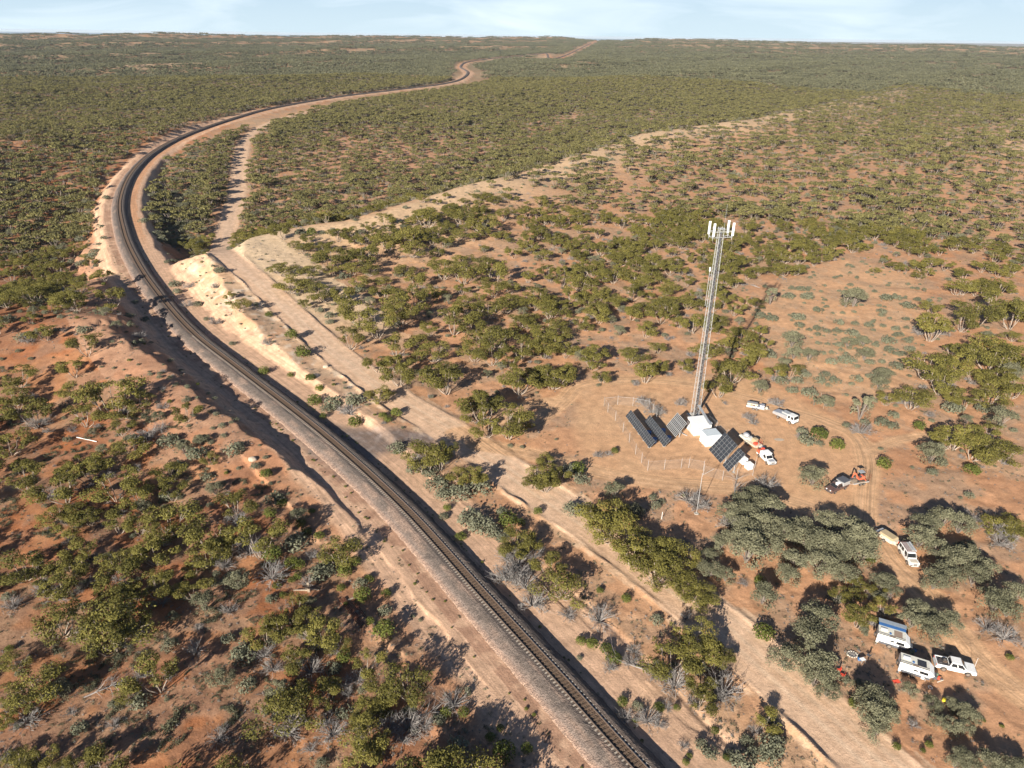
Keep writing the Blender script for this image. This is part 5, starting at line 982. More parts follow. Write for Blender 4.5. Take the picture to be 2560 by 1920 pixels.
# ---- plants read one by one from the photograph: kind, crop origin, crop scale, (x, y, width) in that crop
S = 3.16
LISTS = [
 ('mallee', 0, 960, S, '250,180,250 860,60,300 930,150,200 650,210,200 1450,190,170 700,600,260 550,640,180 470,770,280 1350,820,170 880,770,260 430,970,190 540,970,150 680,1000,190 500,1090,190 1300,1000,320 1260,1150,180 1850,930,220 1650,1170,300 1800,1230,170 1620,1320,220 1520,1420,150 150,1400,260 280,1420,200 640,1280,190 600,1370,220 940,1370,210 1080,1330,130 880,1480,300 1230,1580,200 1420,1610,110 420,1540,280 940,320,150 80,40,200 560,30,160 120,120,140 1080,80,160'),
 ('mallee', 0, 1400, S, '850,280,200 860,400,380 1030,450,220 740,450,160 860,560,300 1220,880,300 980,1050,130 60,770,160 80,1060,140 170,1150,180 100,1560,200 300,1560,180 460,1610,120 640,1610,170 30,1240,150'),
 ('mallee', 640, 1400, S, '300,350,170 160,480,230 240,500,180 430,430,190 500,540,290 650,620,140 60,560,200 330,740,220 560,1000,220 300,1060,200 240,1120,330 130,1130,160 1200,950,280 1180,1040,190 960,1030,220 860,1130,230 980,1150,160 830,1250,170 880,1400,260 850,1520,290'),
 ('mallee', 640, 960, S, '950,60,140 1030,60,90 1800,150,260 1700,200,150 2000,260,260 1830,300,190 2100,270,160 1330,530,260 1450,560,190 1480,500,150 1620,690,160 1720,720,180 2060,1200,190 2060,1290,200 2180,1230,130'),
 ('mallee', 1240, 1100, S, '400,120,130 370,200,190 310,290,150 400,300,180 490,260,130 870,560,290 950,520,170 780,560,170 870,640,260 1010,620,190 1090,720,240 1290,790,290 1100,820,290 1400,830,230 1480,900,170 1270,900,260 1290,1000,250 1130,900,200 1460,1080,190 1600,1150,210 1620,1210,190 1500,1180,170 160,740,180 170,820,230 440,970,210 530,1100,260 500,1180,190'),
 ('mallee', 1240, 1400, S, '1540,590,270 1480,640,200 1400,730,310 1550,740,260 1370,790,200 1740,690,210 1820,740,130 2150,1230,190 1640,1020,190 1620,1090,180'),
 ('mallee', 2080, 1280, 4.608, '280,760,170 230,910,180 430,870,140 560,840,130 1900,100,240 2050,60,200 2150,180,220 330,1150,310 450,1190,260 620,1080,220 100,960,170'),
 ('mallee', 1860, 700, S, '60,510,140 140,480,110 20,620,120 1510,310,310 1750,300,160 1870,200,260 1500,600,360 1700,610,210 1600,730,260 1850,690,160 1350,880,210 2000,560,310 2050,720,160 2000,780,160 1950,880,190 1700,1170,260 1850,1250,260 1950,1340,160 2080,1290,220 1960,1150,140 2000,150,210 2150,230,220 1950,480,240 2120,560,260 2150,800,200 280,690,130 380,690,130 1600,1230,170'),
 ('mallee', 1480, 900, 3.687, '110,110,150 500,60,220 620,30,160 1190,200,220 1310,50,240 1250,30,180 860,10,140'),
 ('mallee', 640, 480, S, '200,560,150 520,740,180 660,770,180 260,680,170 380,690,130 560,390,120 580,470,200 820,470,200 800,900,330 950,1000,220 1130,850,220 1150,940,180 740,1130,170 1100,1180,180 1280,1130,140 1130,1380,220 960,1310,170 1500,1420,260 1440,1350,200 1560,1480,200 1560,970,220 1700,1000,180 1400,1210,190 1900,1080,260 1750,1150,160 2100,1200,180 2080,1420,260 1640,580,260 1480,560,180 1250,780,190 1700,880,200 1830,880,180 1000,740,160 1800,1620,230 1280,630,160 420,600,130 380,860,90 1050,330,180 1200,300,180 1350,160,180 1620,150,150 1780,200,220 980,400,150 1230,400,160 1900,560,200'),
 ('acacia', 1240, 1100, S, '940,380,160 1100,540,140 2000,540,260 2150,500,260 1960,700,260 2100,650,260 2000,830,310 2150,800,240 1700,1000,190 1820,1050,150 1690,890,130 2120,1200,220 1850,560,200 1900,760,200 1780,800,160 2060,420,200 1960,460,200'),
 ('acacia', 2080, 1280, 4.608, '300,180,260 150,330,350 380,250,260 60,520,300 900,150,400 1100,100,310 1050,250,350 1500,100,310 1300,40,300 1250,400,310 1450,520,350 1350,650,350 1200,760,300 1650,700,300 1800,600,260 1900,1000,360 2050,1080,300 2150,900,300 950,1200,310 1200,1300,360 1350,1220,300 1300,1450,310 1100,1150,260 650,750,180 560,960,170 700,870,180 1000,1100,260 1550,420,260'),
 ('acacia', 2080, 1500, 3.95, '260,820,140 400,950,310 500,1050,310 400,1100,310 550,1150,210 450,1250,260 760,800,160 780,880,150 1000,1000,190 1200,1010,140 1330,1100,220 1250,1070,150 1400,1140,160 1060,1180,170 1200,1230,210 1330,1240,170 1300,1530,200 1380,1600,220 1550,1560,220 1620,1610,200 1770,1620,220 1870,1630,200 1230,1600,160'),
 ('acacia', 1860, 1280, 3.3175, '80,60,260 130,130,260 80,260,280 320,130,260 480,100,240 700,60,220 560,200,280 740,250,280 970,200,280 1000,300,260 860,300,240 650,400,260 440,380,240 360,500,210 200,640,240 620,870,290 570,1010,310 350,1180,270 640,1260,290 600,1350,240 700,1450,200 250,250,260 900,120,260 820,480,220 1150,540,180'),
 ('acacia', 1860, 700, S, '390,450,160 880,120,170 130,830,130 130,930,150 620,1440,360 750,1480,200 560,1520,220 1500,1350,210 2060,1060,210 2120,700,180 830,480,120 950,470,110 960,570,130 400,560,130 520,580,120 330,640,120 1120,720,150 1080,800,130 1240,1440,10'),
 ('sapling', 1860, 700, S, '940,980,200 1000,940,120 220,100,120 820,120,150 250,950,150 560,950,60'),
 ('green', 1860, 700, S, '595,1200,145 740,1290,130 1390,1145,105 1810,1480,135 1110,1440,130'),
 ('green', 640, 1400, S, '1010,550,190 840,270,150 700,80,130 690,30,90 890,140,90 690,760,130 1030,260,90 1500,1200,100 1640,1200,100 1850,1390,90 1930,1320,70 1960,1510,200 2140,1480,110 900,480,80 670,210,80 330,120,80 340,30,110 160,190,80 280,150,70'),
 ('green', 640, 960, S, '1510,970,75 1170,890,42 75,700,110 110,1010,115 200,920,100 500,1190,90 395,1160,100 350,1090,90 130,1340,170 280,1410,120 600,1370,110 690,1300,80 780,1390,110 780,290,120 530,250,65 460,120,130 1040,270,80 1110,220,100 1110,530,60 1990,1060,170 1620,1190,100 1390,1110,34 1000,240,80 60,1430,60'),
 ('green', 1240, 1100, S, '650,220,130 90,620,170 820,1180,65 1030,1245,90 670,1580,95 760,1600,110 2120,1500,180 2090,1110,110 940,80,65 200,650,80 330,560,80'),
 ('green', 1240, 1400, S, '870,690,110 930,760,140 910,740,120 1000,1110,100 1290,1150,100 1430,1160,65 1730,1340,75 1500,1590,65 1530,1540,55 1820,1560,65 2130,560,150 1100,1260,50'),
 ('green', 2080, 1280, 4.608, '440,540,130'), ('green', 2080, 1500, 3.95, '640,1440,95 960,1420,85 900,1485,60 1500,1190,45 1680,1240,50 1760,560,85 210,1010,110'), ('green', 1860, 1280, 3.3175, '170,980,160 145,565,95 1040,390,95'),
 ('green', 640, 480, S, '60,1400,100 280,1120,110 100,960,70 1340,160,90 440,310,90 1570,130,110 370,1250,140 270,1440,60 500,1540,80 430,1460,90'),
 ('blue', 1860, 700, S, '465,1190,95 1560,1430,100 1650,1000,200 380,860,95 520,890,120 1880,1010,110 300,790,110 420,790,90 590,380,80 660,400,60 730,400,70 580,425,55 750,330,80 880,340,60 850,410,110 990,350,75 1100,360,50 1200,380,70 1230,425,70 930,480,90 1150,470,110 1290,470,80 760,510,70 1170,545,110 1310,540,80 1250,575,70 700,570,60 620,570,60 810,620,130 690,640,90 1000,640,80 1090,640,60 1210,670,110 1280,640,80 640,740,90 480,740,90 600,785,100 720,790,100 670,830,55 890,770,100 1000,750,80 1070,740,120 850,820,50 430,280,110 440,350,80 220,290,100 120,270,100 590,230,80 840,35,50 1130,130,100 1210,130,80 1300,190,110 1450,180,80 1370,150,60 1550,145,40 1090,240,80 1090,275,55 1150,300,40 870,160,80 380,60,60 350,120,90 500,120,150 1280,300,60 200,580,100 1040,510,60 870,250,40 1180,1060,90 1180,1150,90 1090,1120,110 960,1120,80 810,1140,70 500,1260,130 600,1290,70 1080,1330,40 2130,1180,60 450,60,80'),
 ('blue', 640, 480, S, '370,440,100 1140,640,140 1040,760,120 970,800,60 700,210,100 520,320,50 610,300,60 350,310,90 780,210,110 1180,120,50 1070,110,80 1370,950,60 1360,980,40 1680,1260,60 1750,1270,40 820,760,110 1880,1640,100 500,930,70 580,1020,70 580,970,80 700,660,120 1120,1040,60'),
 ('blue', 0, 480, S, '690,60,90 840,40,60 480,570,130 640,560,90 560,540,100 720,500,90 640,370,120 750,460,100 700,140,80 1220,320,140 1280,380,110 1400,380,120 1130,220,100 1600,370,120 1820,430,60 1370,540,60 1380,720,90 1400,780,70 1730,610,90 1320,550,50 1560,880,70 1630,1000,50 1840,1190,60 1120,1180,70 1050,1180,70 960,800,60 1060,860,60 800,920,50 1040,980,60 1350,1330,50 1140,1000,70 660,1080,110 480,980,60 180,1130,130 780,410,40 790,270,50 820,360,50 60,1000,120 250,830,120 320,860,80 130,850,100 60,290,80'),
 ('blue', 640, 960, S, '1110,490,150 1260,650,150 1420,780,230 1600,850,260 1760,800,200 1480,870,140 1700,1050,200 1780,1100,220 140,900,150 310,1240,200 500,1480,190 620,130,170 780,120,140 1480,1040,80 560,180,120 1940,1190,130 1840,1140,170 1380,680,140'),
 ('blue', 1240, 1100, S, '600,540,150 50,640,130 50,560,100 1270,1410,110 1260,510,90 1310,480,60 1240,450,70 680,300,120 1120,560,110 720,560,130 600,230,160'),
 ('blue', 1240, 1400, S, '1620,1450,100 1980,1430,110 1700,1510,130 1850,1540,120 1960,1590,200 2060,1530,140 2180,1450,200 2180,1560,160 660,770,50 1120,1150,90'),
 ('blue', 640, 1400, S, '490,100,190 560,60,150 1020,390,110 820,190,120 1600,1480,200 610,850,130 700,1190,140 170,1040,60 1660,1030,90 1240,440,40 1300,470,40'),
 ('blue', 0, 960, S, '1850,500,160 1330,440,220 1640,730,110 1470,120,70 1560,540,160 1400,640,120 2090,690,110 2150,870,150 2130,1020,100 2150,1340,140 1320,880,120 1480,1000,120 1500,510,60 2020,650,80'),
 ('blue', 0, 1400, S, '1810,130,100 1710,110,70 1800,610,110 1920,740,210 1340,660,130 1110,1110,160 900,1130,90 2150,300,100 1950,980,150'),
 ('dead', 1240, 1100, S, '1530,440,270 1600,500,160 630,240,200 150,1050,260 230,1120,200 290,1260,220 820,1390,200 300,900,150 100,900,160 2140,340,230 1850,640,190 570,1370,130 1500,1390,90'),
 ('dead', 1240, 1400, S, '900,840,120 1060,790,120 1420,950,260 1340,900,160 1800,1010,260 1750,1080,160 1020,1220,140 1200,1240,190 1350,1150,100 1780,880,150 1290,1290,110 1480,1460,80 1250,870,160 1100,700,120'),
 ('dead', 640, 1400, S, '120,100,210 130,280,190 1560,1110,200 600,1340,220 560,1260,160 260,1330,230 1040,1330,200 1200,1290,230 1330,1290,160 430,1480,120 430,850,180 130,840,150 800,930,140 1160,1400,180 60,730,160 700,970,150'),
 ('dead', 640, 960, S, '740,200,150 690,190,120 1850,1180,140 1960,1500,260 2120,1500,200 2060,1420,200 90,1480,160 440,1350,110 1480,880,110 1260,590,100'),
 ('dead', 0, 960, S, '1100,420,200 1260,340,120 1180,390,150 380,860,170 780,690,170 1960,1300,190 1770,1410,150 1900,1260,150 2120,1500,180 1870,1060,180 300,300,200 680,1570,150 1280,170,100 2130,1350,100 250,110,100'),
 ('dead', 0, 1400, S, '440,280,160 330,230,140 640,210,170 2130,100,190 2130,290,160 220,1240,200 80,350,160 1040,560,190 140,1130,120 1130,1090,100'),
 ('dead', 1860, 700, S, '930,1170,220 1120,930,110 1410,960,60 1270,940,160 1470,1060,70 1560,400,260 1600,820,220 2050,280,140 1400,400,200 260,960,120'),
 ('dead', 2080, 1280, 4.608, '2000,250,260 1950,330,240 1620,60,220 2000,1400,300 1800,1300,240'), ('dead', 1480, 900, 3.687, '1930,690,90 820,390,110 1450,520,110 1490,570,90 560,450,140 480,380,140 620,480,110 60,870,90 150,860,70 230,600,50'),
 ('dead', 0, 480, S, '370,720,160 440,770,120 540,790,130 100,640,120 1100,1130,90 230,1150,150 1480,880,80 1700,1020,90 2120,1180,110 1700,740,70 1500,730,90'),
 ('spin', 0, 1400, S, '1660,430,170 1750,400,90 1280,600,110 480,680,140 600,780,80 400,840,150 480,880,110 810,700,110 730,780,130 860,830,150 980,720,150 1130,750,130 1090,810,110 700,950,170 570,960,120 690,1010,120 940,970,90 940,1200,160 1310,1260,220 960,1300,100 1510,1170,90 1790,1240,190 1170,1400,110 800,1470,160 1310,1460,130 1410,1410,100 1580,1550,70 1620,900,50 1700,1090,60 1570,950,70 1780,1200,120 1680,300,60 1750,290,110 1910,290,120 1960,110,80 1900,220,110 1990,270,80 1080,1250,90 1490,890,60 540,490,80 430,520,80 310,360,90 120,1000,60 250,960,40'),
 ('spin', 0, 960, S, '60,190,90 50,270,80 110,300,110 490,170,60 720,400,110 600,470,60 440,510,80 500,550,60 560,530,60 610,520,80 680,500,80 400,560,100 600,580,60 960,490,60 970,540,70 820,410,60 1190,240,130 1100,260,80 1200,280,100 1420,690,120 1580,690,110 1460,740,110 1360,330,80 1630,430,100 1780,690,60 1890,780,110 2060,790,110 2030,860,90 130,680,110 230,720,90 60,730,60 240,760,110 120,740,60 60,930,120 50,1010,160 40,1090,100 1050,1030,90 1060,1080,70 1030,1140,60 1180,1000,60 900,970,60 30,1290,60 120,1210,60 440,1290,90 1320,1500,90 1970,1510,90 1900,1600,120 340,1160,110 400,1160,120 470,1210,60 2090,30,40 780,340,60 820,370,50'),
 ('spin', 1860, 700, S, '1580,880,90 1690,890,80 1450,940,50 1930,1090,70 1400,1090,50 2140,1100,60'),
]
def place_manual():
    out = []
    for kind, ox, oy, sc, txt in LISTS:
        q = np.array([[float(v) for v in t.split(',')] for t in txt.split()]); q = q[q[:, 2] > 20]
        px = np.column_stack([ox+q[:, 0]/sc, oy+q[:, 1]/sc]); w = q[:, 2]/sc
        for rep in range(2):
            if rep == 0: pts = onground(px, 2.0 if kind in ('mallee', 'acacia', 'sapling') else .5)
            z = (pts-CAM)@CF; s = w*z/FPX/2/HALF[kind]*{'mallee': 1.38, 'acacia': 1.25, 'sapling': 1.1, 'blue': 1.32, 'spin': 1.2, 'dead': 1.25}.get(kind, 1.15); s = np.clip(s, .3, 1.6) if kind in ('mallee', 'acacia', 'sapling') else np.clip(s, .35, 3.2)
            off_ = s*TOPF[kind]*0.92
            if rep == 0: pts = onground(px, off_)
        for p, s_, ww, pp in zip(pts, s, w, px): out.append([kind, p[0], p[1], p[2], float(s_), pp[0], pp[1]])
    # drop plants standing on nearly the same root
    keep = []
    for o in out:
        f = .22 if o[0] in ('mallee', 'acacia') else .3
        if all((o[1]-k[1])**2+(o[2]-k[2])**2 > (f*(o[4]*HALF[o[0]]+k[4]*HALF[k[0]]))**2 for k in keep if (k[0] in ('mallee', 'acacia')) == (o[0] in ('mallee', 'acacia'))): keep.append(o)
    return keep
MAN = place_manual()
MANZONE = [P(*q)[:2] for q in [(-500, 900), (150, 800), (430, 940), (640, 800), (700, 640), (1240, 640), (1345, 1000), (1480, 900), (1900, 900), (1860, 700), (2600, 700), (4000, 1100), (3200, 2400), (-900, 2400)]]

def place_auto():
    out = {k: [] for k in PR}
    def grid(r0, r1, sp, a=46):
        n = int((2*r1*math.sin(math.radians(min(a, 80))))/sp)+1; m = int(r1/sp)+1
        X, Y = np.meshgrid((np.arange(n)-n/2)*sp, np.arange(m)*sp); X = X+rng.uniform(-.5, .5, X.shape)*sp; Y = Y+rng.uniform(-.5, .5, Y.shape)*sp
        x = X.ravel(); y = Y.ravel(); r = np.hypot(x, y); t = np.degrees(np.arctan2(x, y)); k = (r > r0) & (r < r1) & (abs(t) < a); return x[k], y[k]
    mx_ = np.array([m[1] for m in MAN]); my_ = np.array([m[2] for m in MAN])
    for r0, r1, sp in ((35, 420, 3.1), (420, 1500, 4.4)):
        x, y = grid(r0, r1, sp, 60 if r1 < 500 else 46); h, d, d2, pc, s = height(x, y, True); r = np.hypot(x, y)
        u, us = RIDGE_L.dist(x, y); u = -u; den = fbm(x/22., y/22., 81, 3); den2 = fbm(x/90., y/90., 82, 2); fine = rng.random(len(x))
        ok = (np.abs(d) > 13+2*den) & (np.abs(d2) > 7.2) & (pc > 3) & (polydist(x, y, GRAVEL) > 2)
        bank = ((np.abs(d) < 26) & (y > 112) & (y < 330)) | ((d > 12) & (d2 < -6) & (y > 135) & (y < 270))
        fill = (d > 12) & (d < 36) & (y > 325) & (y < 640)
        for L, w in TR: ok &= np.abs(L.dist(x, y)[0]) > w+.9
        man = inpoly(x, y, MANZONE); ok &= ~((np.abs(d) < 15.5) & (r > 500)) & ~((d > 0) & (d < 14+46*sstep(560, 900, r)) & (r > 560) & (r < 1600))
        crest = np.exp(-((u+2)/17.)**2)*(d > 10)*(r < 1000)
        p = np.clip(0.40+1.25*(den-.42)+0.5*(den2-.5), 0.06, .85)*(1-.9*crest); p = np.where((u > 12) & (u < 70) & (d > 20), p+.22, p); p = np.where((u < 10) & (u > -70) & (d > 10) & (r < 900), p*.62, p); p = np.where((u <= -70) & (u > -330) & (d > 10) & (r < 700), p*.62, p); hi_ = sstep(4, 9, natural(x, y)-big(x, y)); p = p*(1-.5*hi_*(r > 450)); p = np.where(r > 330, p*np.clip(.75+1.6*(fbm(x/55., y/55., 89, 3)-.35), .4, 1.4)+.07*(r > 450)*(u > 40), p)
        p = np.where(inpoly(x, y, SHRUBFLAT), .02, p); p = np.where(inpoly(x, y, REDFLAT), p*.35, p); p = np.where(bank, np.where(d < 0, .13, .05), p); p = np.where(fill, .97, p)
        p = np.where((d2 > 6) & (d2 < 24) & (y > 200) & (y < 320), p*.25, p)
        if r0 >= 420: p = np.where(np.abs(u) > 60, p*.95+.40, p+.25)*np.where((u < 10) & (d > 0), .5, .8+.2*sstep(500, 1100, r))
        far_ = sstep(300, 420, r); nearest = np.full(len(x), 1e9)
        for m_ in MAN: 
            if m_[0] in ('mallee', 'acacia', 'sapling'): nearest = np.minimum(nearest, np.hypot(x-m_[1], y-m_[2])-m_[4]*HALF[m_[0]]*.75)
        p = np.where(man, p*.34*(nearest > 1.8)*(d > 0)*(y > 150)+p*.3*(nearest > .8)*(((d < 0)*1.15)+(d > 0)*(y <= 150)*.25), p)
        big_ = ok & (fine < p)
        kind = rng.random(len(x)); kind = np.where(man & ((d < 0) | (y <= 150)), .35+.65*kind, kind); kind = np.where((d > 0) & (y <= 150), .7+.3*rng.random(len(x)), kind); sc = rng.uniform(.42, .92, len(x))*(0.85+.3*den2)
        if r0 >= 420: sc = sc*1.22
        for nm, lo, hi, f in (('mallee', 0, .56, 1.12), ('acacia', .56, .70, .8), ('blue', .70, .88, 1.9), ('dead', .88, 1.0, 1.9)):
            k = big_ & (kind >= lo) & (kind < hi)
            if nm == 'mallee': k &= ~fill | (kind < .2)
            for q in np.nonzero(k)[0]: out[nm].append((x[q], y[q], h[q], sc[q]*f))
        q_ = np.nonzero(big_ & fill & (kind >= .2) & (kind < .74))[0]
        for q in q_: out['acacia'].append((x[q], y[q], h[q], sc[q]*.8))
        # low shrubs between
        x, y = grid(r0, min(r1, 700), 2.6 if r0 < 400 else 4.5, 52); h, d, d2, pc, s = height(x, y, True); u, us = RIDGE_L.dist(x, y); u = -u
        ok = (np.abs(d) > 12.5) & (np.abs(d2) > 6.6) & (pc > 1.5) & (polydist(x, y, GRAVEL) > 1)
        for L, w in TR: ok &= np.abs(L.dist(x, y)[0]) > w+.5
        den = fbm(x/12., y/12., 85, 3); fl = inpoly(x, y, SHRUBFLAT); mn = inpoly(x, y, MANZONE); bank = ((np.abs(d) < 30) & (y > 112) & (y < 330)) | ((d > 12) & (d2 < -6) & (y > 135) & (y < 270))
        p = np.clip(.10+.9*(den-.5), 0.01, .3); p = np.where(mn & (d < 0), p*.85, np.where(mn, p*.30, p)); p = np.where(bank, .3, p); p = np.where(fl, .16, p); p = np.where((d > 12.5) & (d2 < -6) & (y < 140), p*.6, p)
        k = ok & (rng.random(len(x)) < p); kk = rng.random(len(x))
        for q in np.nonzero(k)[0]:
            nm = 'blue' if fl[q] or kk[q] < (.5 if d[q] > 0 else .22) else 'spin' if kk[q] < (.68 if d[q] > 0 else .8) else 'dead' if kk[q] < .9 else 'green'
            if bank[q] and nm == 'spin': nm = 'blue'
            sc_ = rng.uniform(.4, 1.0)*(1.7 if fl[q] else 1.25 if d[q] < 0 else 1)*({'blue': .85, 'spin': .8, 'dead': .9, 'green': .8}[nm]); out[nm].append((x[q], y[q], h[q], sc_))
    UND = []
    for m_ in MAN:
        if m_[0] == 'mallee':
            for _ in range(3):
                a = rng.random()*6.28; q = rng.uniform(.3, 1.0)*m_[4]*HALF['mallee']; xx, yy = m_[1]+math.cos(a)*q, m_[2]+math.sin(a)*q; t_ = rng.random()
                UND.append(('dead' if t_ < .45 else 'blue' if t_ < .8 else 'spin', xx, yy, rng.uniform(.5, 1.15)*(1.2 if t_ < .45 else 1)))
    TODO = []
    # tussocks along the foot of the ballast
    p, nn, z, s = rail_frames(0.7, 330)
    for i in range(len(p)):
        for sd, o0, o1, pr in ((-1, 5.2, 7.6, .32), (1, 3.4, 5.0, .30)):
            if rng.random() < pr*(1 if p[i, 1] < 140 else .6):
                o = sd*rng.uniform(o0, o1); xx, yy = p[i]+nn[i]*o; TODO.append(('spin' if rng.random() < .5 else 'green', xx, yy, rng.uniform(.16, .42)))
    hz = height(np.array([t[1] for t in TODO]), np.array([t[2] for t in TODO]))
    for t, z_ in zip(TODO, hz): out[t[0]].append((t[1], t[2], z_, t[3]))
    hz, dd, d2_, pc, s = height(np.array([t[1] for t in UND]), np.array([t[2] for t in UND]), True)
    for i_, t in enumerate(UND):
        if (dd[i_] < -12.5 or dd[i_] > 13) and abs(d2_[i_]) > 6.5: out[t[0]].append((t[1], t[2], hz[i_], t[3]))
    return out
AUTO = place_auto()

def gn_scatter(name, protos, pts, label, parent=None):   # pts (n,6): x,y,z,rz,scale,variant ; one object of many plants
    pts = np.asarray(pts, float); me = bpy.data.meshes.new(name); me.vertices.add(len(pts)); me.vertices.foreach_set('co', pts[:, :3].astype(np.float32).ravel())
    for nm, c in (('rz', 3), ('scl', 4)): a = me.attributes.new(nm, 'FLOAT', 'POINT'); a.data.foreach_set('value', pts[:, c].astype(np.float32))
    a = me.attributes.new('var', 'INT', 'POINT'); a.data.foreach_set('value', pts[:, 5].astype(np.int32)); me.update()
    o = meshobj(name, me); tag(o, label, kind='stuff')
    coll = bpy.data.collections.new(name+'_kinds')
    for i, p in enumerate(protos):
        for j, q in enumerate(x for x in (p if isinstance(p, (tuple, list)) else (p,)) if x): pass
        # crown and stems of one kind joined as one instance
        ob = bpy.data.objects.new('%s_%02d' % (name, i), joined([q for q in (p if isinstance(p, (tuple, list)) else (p,)) if q])); coll.objects.link(ob)
    t = bpy.data.node_groups.new(name+'_scatter', 'GeometryNodeTree'); t.interface.new_socket('Geometry', in_out='INPUT', socket_type='NodeSocketGeometry'); t.interface.new_socket('Geometry', in_out='OUTPUT', socket_type='NodeSocketGeometry')
    N = t.nodes.new; gi = N('NodeGroupInput'); go = N('NodeGroupOutput'); ip = N('GeometryNodeInstanceOnPoints'); ci = N('GeometryNodeCollectionInfo'); ci.inputs['Collection'].default_value = coll; ci.inputs['Separate Children'].default_value = True; ci.inputs['Reset Children'].default_value = True
    def at(nm, ty):
        q = N('GeometryNodeInputNamedAttribute'); q.data_type = ty; q.inputs['Name'].default_value = nm; return q.outputs['Attribute']
    cx = N('ShaderNodeCombineXYZ'); L = t.links.new; L(at('rz', 'FLOAT'), cx.inputs['Z'])
    ip.inputs['Pick Instance'].default_value = True; L(gi.outputs[0], ip.inputs['Points']); L(ci.outputs[0], ip.inputs['Instance']); L(at('var', 'INT'), ip.inputs['Instance Index']); L(cx.outputs[0], ip.inputs['Rotation']); L(at('scl', 'FLOAT'), ip.inputs['Scale']); L(ip.outputs[0], go.inputs[0])
    md = o.modifiers.new('scatter', 'NODES'); md.node_group = t; return o
def readmesh(me):
    V = np.empty(len(me.vertices)*3, np.float32); me.vertices.foreach_get('co', V); V = V.reshape(-1, 3)
    ls = np.empty(len(me.polygons), np.int32); me.polygons.foreach_get('loop_start', ls); lt = np.empty(len(me.polygons), np.int32); me.polygons.foreach_get('loop_total', lt); vi = np.empty(len(me.loops), np.int32); me.loops.foreach_get('vertex_index', vi)
    q = ls[lt == 4]; F = vi[q[:, None]+np.arange(4)]; return V, F
def joined(ms):
    if len(ms) == 1: return ms[0]
    Vs = []; Fs = []; mi = []; lv = []; o = 0
    for k, m in enumerate(ms):
        V, F = readmesh(m); Vs.append(V); Fs.append(F+o); o += len(V); mi.append(np.full(len(F), k, np.int32))
        if 'leafv' in m.attributes: a = np.empty(len(V), np.float32); m.attributes['leafv'].data.foreach_get('value', a); lv.append(a)
        else: lv.append(np.zeros(len(V), np.float32))
    me = npmesh('plant', np.vstack(Vs), np.vstack(Fs))
    for m in ms: me.materials.append(m.materials[0])
    me.polygons.foreach_set('material_index', np.concatenate(mi)); a = me.attributes.new('leafv', 'FLOAT', 'POINT'); a.data.foreach_set('value', np.concatenate(lv)); me.update(); return me

def topix(x, y, z):
    q = np.column_stack([x, y, z])-CAM; w = q@CF; return 1280+FPX*(q@CR)/w, 960-FPX*(q@CU)/w, w
DESC = {'mallee': ('mallee_tree', 'mallee tree', ('olive crowned mallee tree', 'broad olive mallee tree', 'small olive mallee tree'), 'mallee trees scattered over the sandy dune country'),
        'acacia': ('acacia_tree', 'acacia tree', ('grey green acacia tree', 'broad grey green acacia', 'small grey green acacia'), 'grey green acacias'),
        'sapling': ('slender_tree', 'tree', ('slender grey green tree on a bare pale trunk',)*3, 'slender trees near the tower'),
        'green': ('green_shrub', 'shrub', ('rounded bright green shrub', 'large round bright green shrub', 'little bright green shrub'), 'bright green shrubs'),
        'blue': ('saltbush', 'shrub', ('grey green saltbush', 'spreading grey green saltbush', 'small grey green saltbush'), 'grey saltbush shrubs'),
        'dead': ('dead_bush', 'dead bush', ('leafless grey bush', 'wide leafless grey bush', 'small leafless grey bush'), 'dead grey bushes'),
        'spin': ('spinifex_hummock', 'spinifex', ('ring shaped spinifex hummock', 'wide spinifex ring', 'small spinifex hummock'), 'spinifex hummocks')}
MARKS = [('the steel lattice tower', 1737, 1030), ('the left solar racks', 1590, 1070), ('the white shelters', 1770, 1075), ('the large solar rack', 1800, 1130), ('the white tray truck', 1950, 1045), ('the orange backed utility', 1915, 1130), ('the excavator trailer', 2150, 1190), ('the brown utility', 2080, 1220),
         ('the white wagon', 2260, 1370), ('the khaki trailer', 2215, 1335), ('the awning camper', 2220, 1590), ('the solar camper', 2280, 1660), ('the white utility', 2390, 1670), ('the camp fire', 2130, 1635), ('the gravel crossing', 900, 1120), ('the rusty rails', 880, 1530), ('the timber frame', 775, 1460), ('the fallen white pole', 215, 1095), ('the pale boulder', 630, 1150),
         ('the shaded cutting', 470, 850), ('the cream cut bank', 620, 830), ('the wide railway curve', 330, 520), ('the road bend', 580, 640), ('the open saltbush flat', 2120, 850), ('the lowest stretch of dirt road', 1900, 1650), ('the middle stretch of dirt road', 1480, 1320), ('the upper stretch of dirt road', 730, 760), ('the lowest stretch of railway', 1350, 1640), ('the middle stretch of railway', 1000, 1260),
         ('the sand ridge', 1150, 480), ('the bottom left corner', 100, 1850), ('the bottom edge centre', 1000, 1850), ('the left edge', 60, 1350), ('the bush track bend', 2330, 1480), ('the far right track', 2500, 1250), ('the tower fence corner', 1500, 1000),
         ('the tower head', 1800, 560), ('the top right corner', 2480, 220), ('the pale right hand dune', 2500, 400), ('the open red flat', 1000, 340), ('the far stretch of railway', 850, 245), ('the upper left scrub', 130, 300), ('the tower shadow tip', 1930, 700), ('the middle of the sand slope', 1200, 700), ('the ridge top', 1750, 310),
         ('the upper middle scrub', 1350, 250), ('the right hand sand slope', 2350, 620), ('the red slope beyond the road', 1150, 880), ('the scrub left of the curve', 100, 520), ('the near end of the ridge', 820, 560), ('the saltbush flat top', 2000, 560), ('the scrub behind the tower', 1600, 780)]
